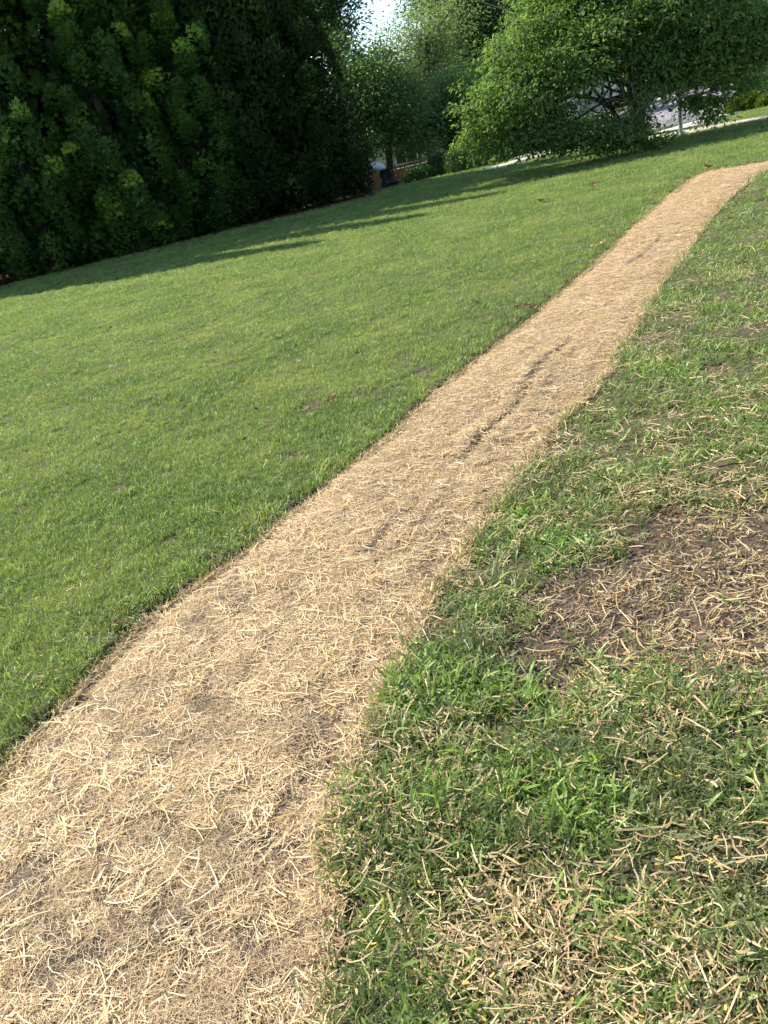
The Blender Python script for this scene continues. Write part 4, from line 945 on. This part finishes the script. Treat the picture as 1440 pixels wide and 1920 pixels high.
def house(name, loc, rz, w_, d_, h_, label, lower=None, roof_h=2.2, wins=(-3.4, -1.2, 1.4, 3.6), door=None, wall=M_SIDING):
    o = empty(name, loc, rz); tag(o, label, 'house')
    if lower:
        bm = bmesh.new(); box(bm, -w_ / 2 - .06, w_ / 2 + .06, -d_ / 2 - .06, d_ / 2 + .06, -.3, lower); mo = bm_obj('brick_base', bm, M_MORTAR, o)
        bm = bmesh.new(); n_r = int(lower / .1)
        for rr in range(n_r):
            x = -w_ / 2 + (0.15 if rr % 2 else 0)
            while x < w_ / 2 - .3:
                box(bm, x, x + .28, -d_ / 2 - .085, -d_ / 2 - .05, rr * .1 + .01, rr * .1 + .09); x += .3
        bc = bm_obj('brick_course', bm, M_BRICK, mo); bc['kind'] = 'stuff'
    z0 = lower or -.3
    bm = bmesh.new(); box(bm, -w_ / 2, w_ / 2, -d_ / 2, d_ / 2, z0, h_)
    wl = bm_obj('wall', bm, wall, o)
    bm = bmesh.new(); z = (lower or 0) + .05
    while z < h_ - .12: box(bm, -w_ / 2 - .02, w_ / 2 + .02, -d_ / 2 - .022, -d_ / 2 + .0, z, z + .1); z += .16
    s = bm_obj('siding_board', bm, wall, wl); s['kind'] = 'stuff'
    # gable roof
    bm = bmesh.new(); e = .35; X_ = w_ / 2 + e; Y_ = d_ / 2 + e
    vs = [bm.verts.new(v) for v in [(-X_, -Y_, h_ - .08), (X_, -Y_, h_ - .08), (X_, Y_, h_ - .08), (-X_, Y_, h_ - .08), (-X_, 0, h_ + roof_h), (X_, 0, h_ + roof_h)]]
    for f in [(0, 1, 5, 4), (2, 3, 4, 5), (0, 4, 3), (1, 2, 5), (3, 2, 1, 0)]: bm.faces.new([vs[i] for i in f])
    bm_obj('roof', bm, M_ROOF, o)
    for x in wins:
        bm = bmesh.new(); z1 = 1.05; z2 = 2.25; yy = -d_ / 2 - .025
        for bx in ((x - .55, x - .47, z1, z2), (x + .47, x + .55, z1, z2), (x - .47, x + .47, z2 - .08, z2), (x - .47, x + .47, z1, z1 + .08), (x - .03, x + .03, z1 + .08, z2 - .08)):
            box(bm, bx[0], bx[1], yy - .06, yy, bx[2], bx[3])
        wf = bm_obj('window', bm, M_FRAME, o)
        bm = bmesh.new(); box(bm, x - .47, x + .47, yy - .03, yy - .01, z1 + .08, z2 - .08); bm_obj('pane', bm, M_WIN, wf)
    if door is not None:
        bm = bmesh.new(); box(bm, door - .45, door + .45, -d_ / 2 - .07, -d_ / 2 - .025, 0, 2.05, .01); dd_ = bm_obj('door', bm, M_DOOR, o)
        bm = bmesh.new(); box(bm, door + .3, door + .36, -d_ / 2 - .12, -d_ / 2 - .07, .95, 1.05); bm_obj('handle', bm, M_GALV, dd_)
    return o
hp_ = at_y(770, 300, 41); house('white_house', (hp_.x + .5, 43.5, float(base_h(hp_.x, 41))), R(6), 10, 7, 2.9, 'white sided house with an orange brick base glimpsed through the trees past the lawn', lower=1.15, door=.2)
hp_ = at_y(1035, 160, 52); house('white_house', (hp_.x, 56, 0), R(-8), 9, 7, 2.9, 'white house glimpsed through the leaves left of the arching shrub middle', door=2.6, wins=(-3, -1, 1))
hp_ = at_y(1400, 150, 50); house('grey_house', (hp_.x + 1.5, 52, 0), R(-16), 10, 8, 2.9, 'pale house with a grey roof across the road at the right edge', door=0.2, wall=simple_mat('grey_siding', (0.50, 0.50, 0.53), (0.6, 0.6, 0.62), 4, 0.7))

# low orange brick garden wall behind the lone trunk: each brick is a part
gw0 = at_y(722, 318, 33.5); gw1 = at_y(802, 292, 33.5)
wall_o = empty('garden_wall', (gw0.x, 33.5, float(base_h(gw0.x, 33.5)))); tag(wall_o, 'low orange brick garden wall past the trunk beside the clipped bushes', 'wall')
Lw = gw1.x - gw0.x; hgt = max(0.6, gw0.z - float(base_h(gw0.x, 33.5)) - .05)
bm = bmesh.new(); box(bm, 0.01, Lw - .01, .012, .2, -.2, hgt - .02); bm_obj('mortar', bm, M_MORTAR, wall_o)
bme = bpy.data.meshes.new('brick'); bm = bmesh.new(); box(bm, 0, .38, 0, .22, 0, .16, .008); bm.to_mesh(bme); bm.free(); bme.materials.append(M_BRICK)
nr = int(hgt / .18)
for r_ in range(nr):
    x = 0.0 if r_ % 2 == 0 else -0.2
    while x < Lw - .2:
        link('brick', bme, wall_o, (x, 0.0 + .004 * random.random(), r_ * .18)); x += .4

# yellow-green low shrubs by the sidewalk on the right
rng = np.random.default_rng(202)
ys = 23.3
for i, (px0, px1, pt, y, lab) in enumerate([(1362, 1398, 188, 24.6, 'yellow green low shrub, the leftmost of the row by the sidewalk'), (1392, 1424, 178, 24.4, 'yellow green low shrub in front of the grey utility pole'), (1420, 1462, 180, 24.0, 'yellow green low shrub cut by the right picture edge')]):
    bush_px(px0, px1, 215, pt, y, lab, lmat=M_YG, n=3600, leaf=0.085, group='yellow green shrubs by the sidewalk', name='low_shrub')
bush_px(1388, 1424, 200, 150, 27.0, 'dark upright bush left of the utility pole base', lmat=M_LEAF_DARK, n=5200, leaf=0.10, group=None, name='dark_bush')
bush_px(1425, 1470, 190, 140, 27.6, 'dark leafy bush right of the utility pole base', lmat=M_LEAF_DARK, n=5200, leaf=0.10, group=None, name='dark_bush')

# ------------------------------------------------------------------ bending person in a white shirt
M_SKIN = simple_mat('skin', (0.36, 0.20, 0.13), (0.44, 0.26, 0.18), 8, 0.55)
M_SHIRT = simple_mat('white_cotton', (0.70, 0.71, 0.73), (0.80, 0.80, 0.81), 12, 0.85, 0.003)
M_TROUSER = simple_mat('dark_cloth', (0.012, 0.014, 0.022), (0.03, 0.033, 0.045), 12, 0.9, 0.003)
M_HAIR = simple_mat('dark_hair', (0.012, 0.009, 0.007), (0.03, 0.02, 0.015), 30, 0.6)
def skin_mesh(name, verts, edges, radii, mat, parent, root=0, sub=2):
    me = bpy.data.meshes.new(name); me.from_pydata(verts, edges, []); me.update()
    o = link(name, me, parent)
    o.modifiers.new('skin', 'SKIN'); 
    for i, r_ in enumerate(radii):
        s = me.skin_vertices[0].data[i]; s.radius = (r_, r_) if not isinstance(r_, tuple) else r_; s.use_root = (i == root)
    sb_ = o.modifiers.new('sub', 'SUBSURF'); sb_.levels = sub; sb_.render_levels = sub
    bpy.context.view_layer.update()
    dg = bpy.context.evaluated_depsgraph_get(); m2 = bpy.data.meshes.new_from_object(o.evaluated_get(dg)); o.modifiers.clear(); o.data = m2
    m2.materials.clear(); m2.materials.append(mat)
    for p in m2.polygons: p.use_smooth = True
    return o
pp = at_y(719, 345, 28.2); pz = float(base_h(pp.x, 28.2))
person = empty('person', (pp.x, 28.2, pz), R(0)); tag(person, 'person in a white shirt and dark trousers bending down at the edge of the conifers', 'person')
# faces left (-x); pelvis at origin x, back bent forward and down
V_ = [(0.10, 0, .92), (0.02, 0, 1.04), (-.16, 0, 1.14), (-.34, 0, 1.16), (-.45, 0, 1.13), (-.56, 0, 1.09), (-.64, 0, 1.05),   # 0..6 pelvis, waist, chest, shoulders, neck, head
      (.10, .10, .86), (.04, .12, .48), (.12, .12, .08), (.00, .12, .04), (-.09, .12, .035),                              # 7..11 leg
      (.10, -.10, .86), (-.02, -.13, .48), (.04, -.14, .08), (-.08, -.14, .04), (-.17, -.14, .035),                        # 12..16 leg
      (-.36, .17, 1.12), (-.42, .22, .86), (-.55, .18, .66), (-.60, .17, .57),                                          # 17..20 arm
      (-.36, -.17, 1.12), (-.40, -.22, .86), (-.52, -.20, .65), (-.57, -.19, .56)]                                      # 21..24
E_ = [(0, 1), (1, 2), (2, 3), (3, 4), (4, 5), (5, 6), (0, 7), (7, 8), (8, 9), (9, 10), (10, 11), (0, 12), (12, 13), (13, 14), (14, 15), (15, 16), (3, 17), (17, 18), (18, 19), (19, 20), (3, 21), (21, 22), (22, 23), (23, 24)]
Rr_ = [.13, .125, .14, .12, .055, .088, .075, .10, .062, .045, .042, .03, .10, .062, .045, .042, .03, .062, .045, .034, .03, .062, .045, .034, .03]
body = skin_mesh('body', V_, E_, Rr_, M_SKIN, person)
A = Acc()
for sy in (.17, -.19):
    for f in range(4):
        b0 = np.array([-.60 + .012 * f, sy - .025 + .017 * f, .555]); A.add(*tube_arrays([b0, b0 + [-.012, 0, -.035], b0 + [-.02, 0, -.06 - .006 * (f in (1, 2))]], [.009, .0085, .006], 6))
    b0 = np.array([-.59, sy + .02, .58]); A.add(*tube_arrays([b0, b0 + [.025, .015, -.02], b0 + [.03, .015, -.05]], [.010, .009, .007], 6))
fg = link('finger', A.mesh('finger', M_SKIN), body); fg['kind'] = 'stuff'
skin_mesh('shirt', [V_[0], V_[1], V_[2], V_[3], (-.40, 0, 1.15), V_[17], (-.40, .205, .96), V_[21], (-.38, -.205, .96)], [(0, 1), (1, 2), (2, 3), (3, 4), (3, 5), (5, 6), (3, 7), (7, 8)],
          [.150, .152, .165, .145, .075, .08, .068, .08, .068], M_SHIRT, person)
skin_mesh('trousers', [(.11, 0, .90), V_[7], V_[8], (.12, .12, .11), V_[12], V_[13], (.04, -.14, .11)], [(0, 1), (1, 2), (2, 3), (0, 4), (4, 5), (5, 6)], [.152, .118, .08, .064, .118, .08, .064], M_TROUSER, person)
skin_mesh('hair', [(-.52, 0, 1.125), (-.60, 0, 1.12), (-.665, 0, 1.09)], [(0, 1), (1, 2)], [.088, .096, .07], M_HAIR, person)
for sy in (.12, -.14):
    x_ = .03 if sy > 0 else -.05
    bm = bmesh.new(); box(bm, x_ - .15, x_ + .13, sy - .05, sy + .05, 0, .075, .025); bm_obj('shoe', bm, M_BLACK, person, sm=False)
# wheeled bin behind the person
bm = bmesh.new(); box(bm, -.22, .22, -.24, .24, .06, .80, .03)
for v in bm.verts:
    k = 0.8 + 0.2 * v.co.z; v.co.x *= k; v.co.y *= k
pq = at_y(729, 340, 29.4); bino = empty('wheeled_bin', (pq.x, 29.4, float(base_h(pq.x, 29.4))), R(20)); tag(bino, 'black wheeled bin standing between the bending person and the tree trunk', 'bin')
bm_obj('body', bm, M_BLACK, bino)
bm = bmesh.new(); box(bm, -.25, .25, -.28, .27, .805, .86, .02); bm_obj('lid', bm, M_BLACK, bino)
for k in (-1, 1):
    bm = bmesh.new(); bmesh.ops.create_cone(bm, segments=14, radius1=.1, radius2=.1, depth=.05, cap_ends=True, matrix=Matrix.Translation((k * .2, .22, .1)) @ Matrix.Rotation(R(90), 4, 'Y')); bm_obj('wheel', bm, M_BLACK, bino)

# ------------------------------------------------------------------ fallen leaves, clods, long straws: things of their own
M_DRY = leaf_mat('dry_leaf', [(0.0, (0.14, 0.075, 0.04)), (1.0, (0.34, 0.22, 0.13))], 0.15, 1.0, 0.7, 0.2)
M_DRYR = leaf_mat('red_dry_leaf', [(0.0, (0.17, 0.05, 0.025)), (1.0, (0.36, 0.13, 0.06))], 0.15, 1.0, 0.6, 0.3)
M_GREENL = leaf_mat('green_fallen_leaf', [(0.0, (0.03, 0.07, 0.015)), (1.0, (0.09, 0.15, 0.03))], 0.2, 1.0, 0.6, 0.3)
def curled_leaf(L, W, rng, curl=0.9, lobes=0):
    nu, nv = 9, 5; V = []
    c1 = curl * (0.6 + 0.8 * rng.random())
    for i in range(nu):
        t = i / (nu - 1); wd = W * math.sin(math.pi * min(1, t * .93 + .07)) ** 0.7 * (1 + lobes * .35 * math.sin(t * 19))
        a = c1 * (t - .5)
        for j in range(nv):
            s = (j / (nv - 1) - .5) * 2
            V.append((L * (t - .5) * math.cos(a * .6), wd * .5 * s * math.cos(c1 * .5 * abs(s)), L * .22 * c1 * (t - .5) ** 2 * 2 + W * .45 * c1 * s * s * .6 + .004 * rng.normal() * L * 10))
    i = (np.arange(nu - 1)[:, None] * nv + np.arange(nv - 1)[None]).ravel()
    return np.array(V), np.stack([i, i + 1, i + 1 + nv, i + nv], 1)
rng = np.random.default_rng(303)
def fallen(px, py, size, mat, label, name='fallen_leaf', cat='leaf', w_=0.55, lob=0, tilt=.3, dz=.03):
    p = at(px, py, 0); z = float(H(np.array([p.x]), np.array([p.y]))[0]) + dz
    V, F = curled_leaf(size, size * w_, rng, .9, lob)
    o = link(name, raw_mesh(name, V, F, mat, {'tint': ('POINT', rng.random(len(V)))}, True), None, (p.x, p.y, z)); o.rotation_euler = (tilt * rng.normal(), tilt * rng.normal(), 6.28 * rng.random())
    return tag(o, label, cat)
fallen(626, 748, .075, M_DRY, 'curled pale grey brown leaf on the lawn above the dead grass spot', lob=1)
fallen(620, 757, .06, M_DRY, 'small pale leaf touching the curled grey leaf on the lawn', lob=1)
fallen(890, 566, .085, M_DRY, 'small brown curled leaf alone in the middle of the upper lawn')
fallen(975, 578, .11, M_DRYR, 'reddish brown leaf lying near the left edge of the blanket', w_=.3)
fallen(990, 574, .09, M_DRYR, 'orange tipped curled leaf overlapping the reddish leaf', w_=.35)
fallen(1000, 580, .07, M_DRY, 'light brown leaf nearest the blanket edge in the little leaf pile')
fallen(1113, 351, .18, M_DRY, 'brown leaf on the far lawn below the arching shrub', lob=1)
fallen(1018, 380, .22, M_GREENL, 'dark green fallen leaf sprig on the far lawn', w_=.3)
fallen(1120, 464, .20, M_STRAW, 'pale straw coloured leaf blade lying beside the blanket', w_=.14, tilt=.1)
fallen(1328, 316, .17, M_DRYR, 'reddish dry leaves at the far bend of the blanket', w_=.4, lob=1)
fallen(210, 618, .07, M_DRYR, 'tiny reddish leaf on the lawn near the hedge shadow', lob=1)
fallen(458, 721, .055, M_DRYR, 'tiny reddish leaf in the middle of the left lawn', lob=1)
fallen(483, 773, .05, M_DRY, 'tiny pale brown leaf below the reddish one on the left lawn')
fallen(588, 517, .08, M_DRYR, 'tiny orange leaf on the upper part of the lawn')
fallen(462, 830, .055, M_GREENL, 'small yellow green broad weed leaf in the lawn', dz=.035)
fallen(295, 1142, .085, M_DRY, 'flat brown leaf at the turf edge left of the blanket', w_=.6)
fallen(352, 1110, .045, M_DRY, 'small brown flake of leaf on the soil at the turf edge', w_=.6)
fallen(222, 1178, .045, M_DRYR, 'small reddish brown flake on the turf left of the blanket', w_=.5)
fallen(1285, 1085, .10, M_DRY, 'long brown curved blade across the bare soil', name='dry_blade', w_=.10, tilt=.1, dz=.012)
fallen(1345, 1258, .13, M_STRAW, 'long golden curved blade at the lower rim of the bare soil', name='dry_blade', w_=.09, tilt=.1, dz=.02)
fallen(1305, 1262, .09, M_DRY, 'dark brown curled blade beside the golden one at the soil rim', name='dry_blade', w_=.12, tilt=.1, dz=.02)
# clods
def clod(px, py, r_, label):
    p = at(px, py, 0); bm = bmesh.new(); bmesh.ops.create_icosphere(bm, subdivisions=3, radius=r_)
    for v in bm.verts:
        k = .72 + .55 * float(fbm(v.co.x / r_ * 1.0 + px, v.co.y / r_ + v.co.z / r_ * .8, .7, 3, 3)); v.co *= k; v.co.z *= .55
    z = float(H(np.array([p.x]), np.array([p.y]))[0])
    o = bm_obj('soil_clod', bm, M_SOIL, None, (p.x, p.y, z + r_ * .12), 0, True); tag(o, label, 'clod')
clod(1035, 1335, .016, 'small dark clod in the grass just below the bare soil patch')
clod(1010, 1130, .014, 'dark clod on the left rim of the bare soil patch')
clod(1270, 955, .024, 'dark crumbly clod at the top edge of the bare soil')
clod(1145, 960, .02, 'brown crumbly clod in the turf above the bare soil')
clod(1330, 775, .03, 'brown soil clod in the grass high on the right')
clod(1320, 1190, .022, 'brown clod among thick straw on the bare soil')
# black stick lying on the turf
p = at(1375, 884, 0); V, F = tube_arrays(wander((p.x - .06, p.y + .01, .032), (p.x + .10, p.y + .0, .03), 7, .03, rng), np.full(7, .0035), 6)
tag(link('stick', raw_mesh('stick', V, F, M_BLACK, smooth_sh=True)), 'thin dark stick lying in the grass above the bare soil', 'stick')
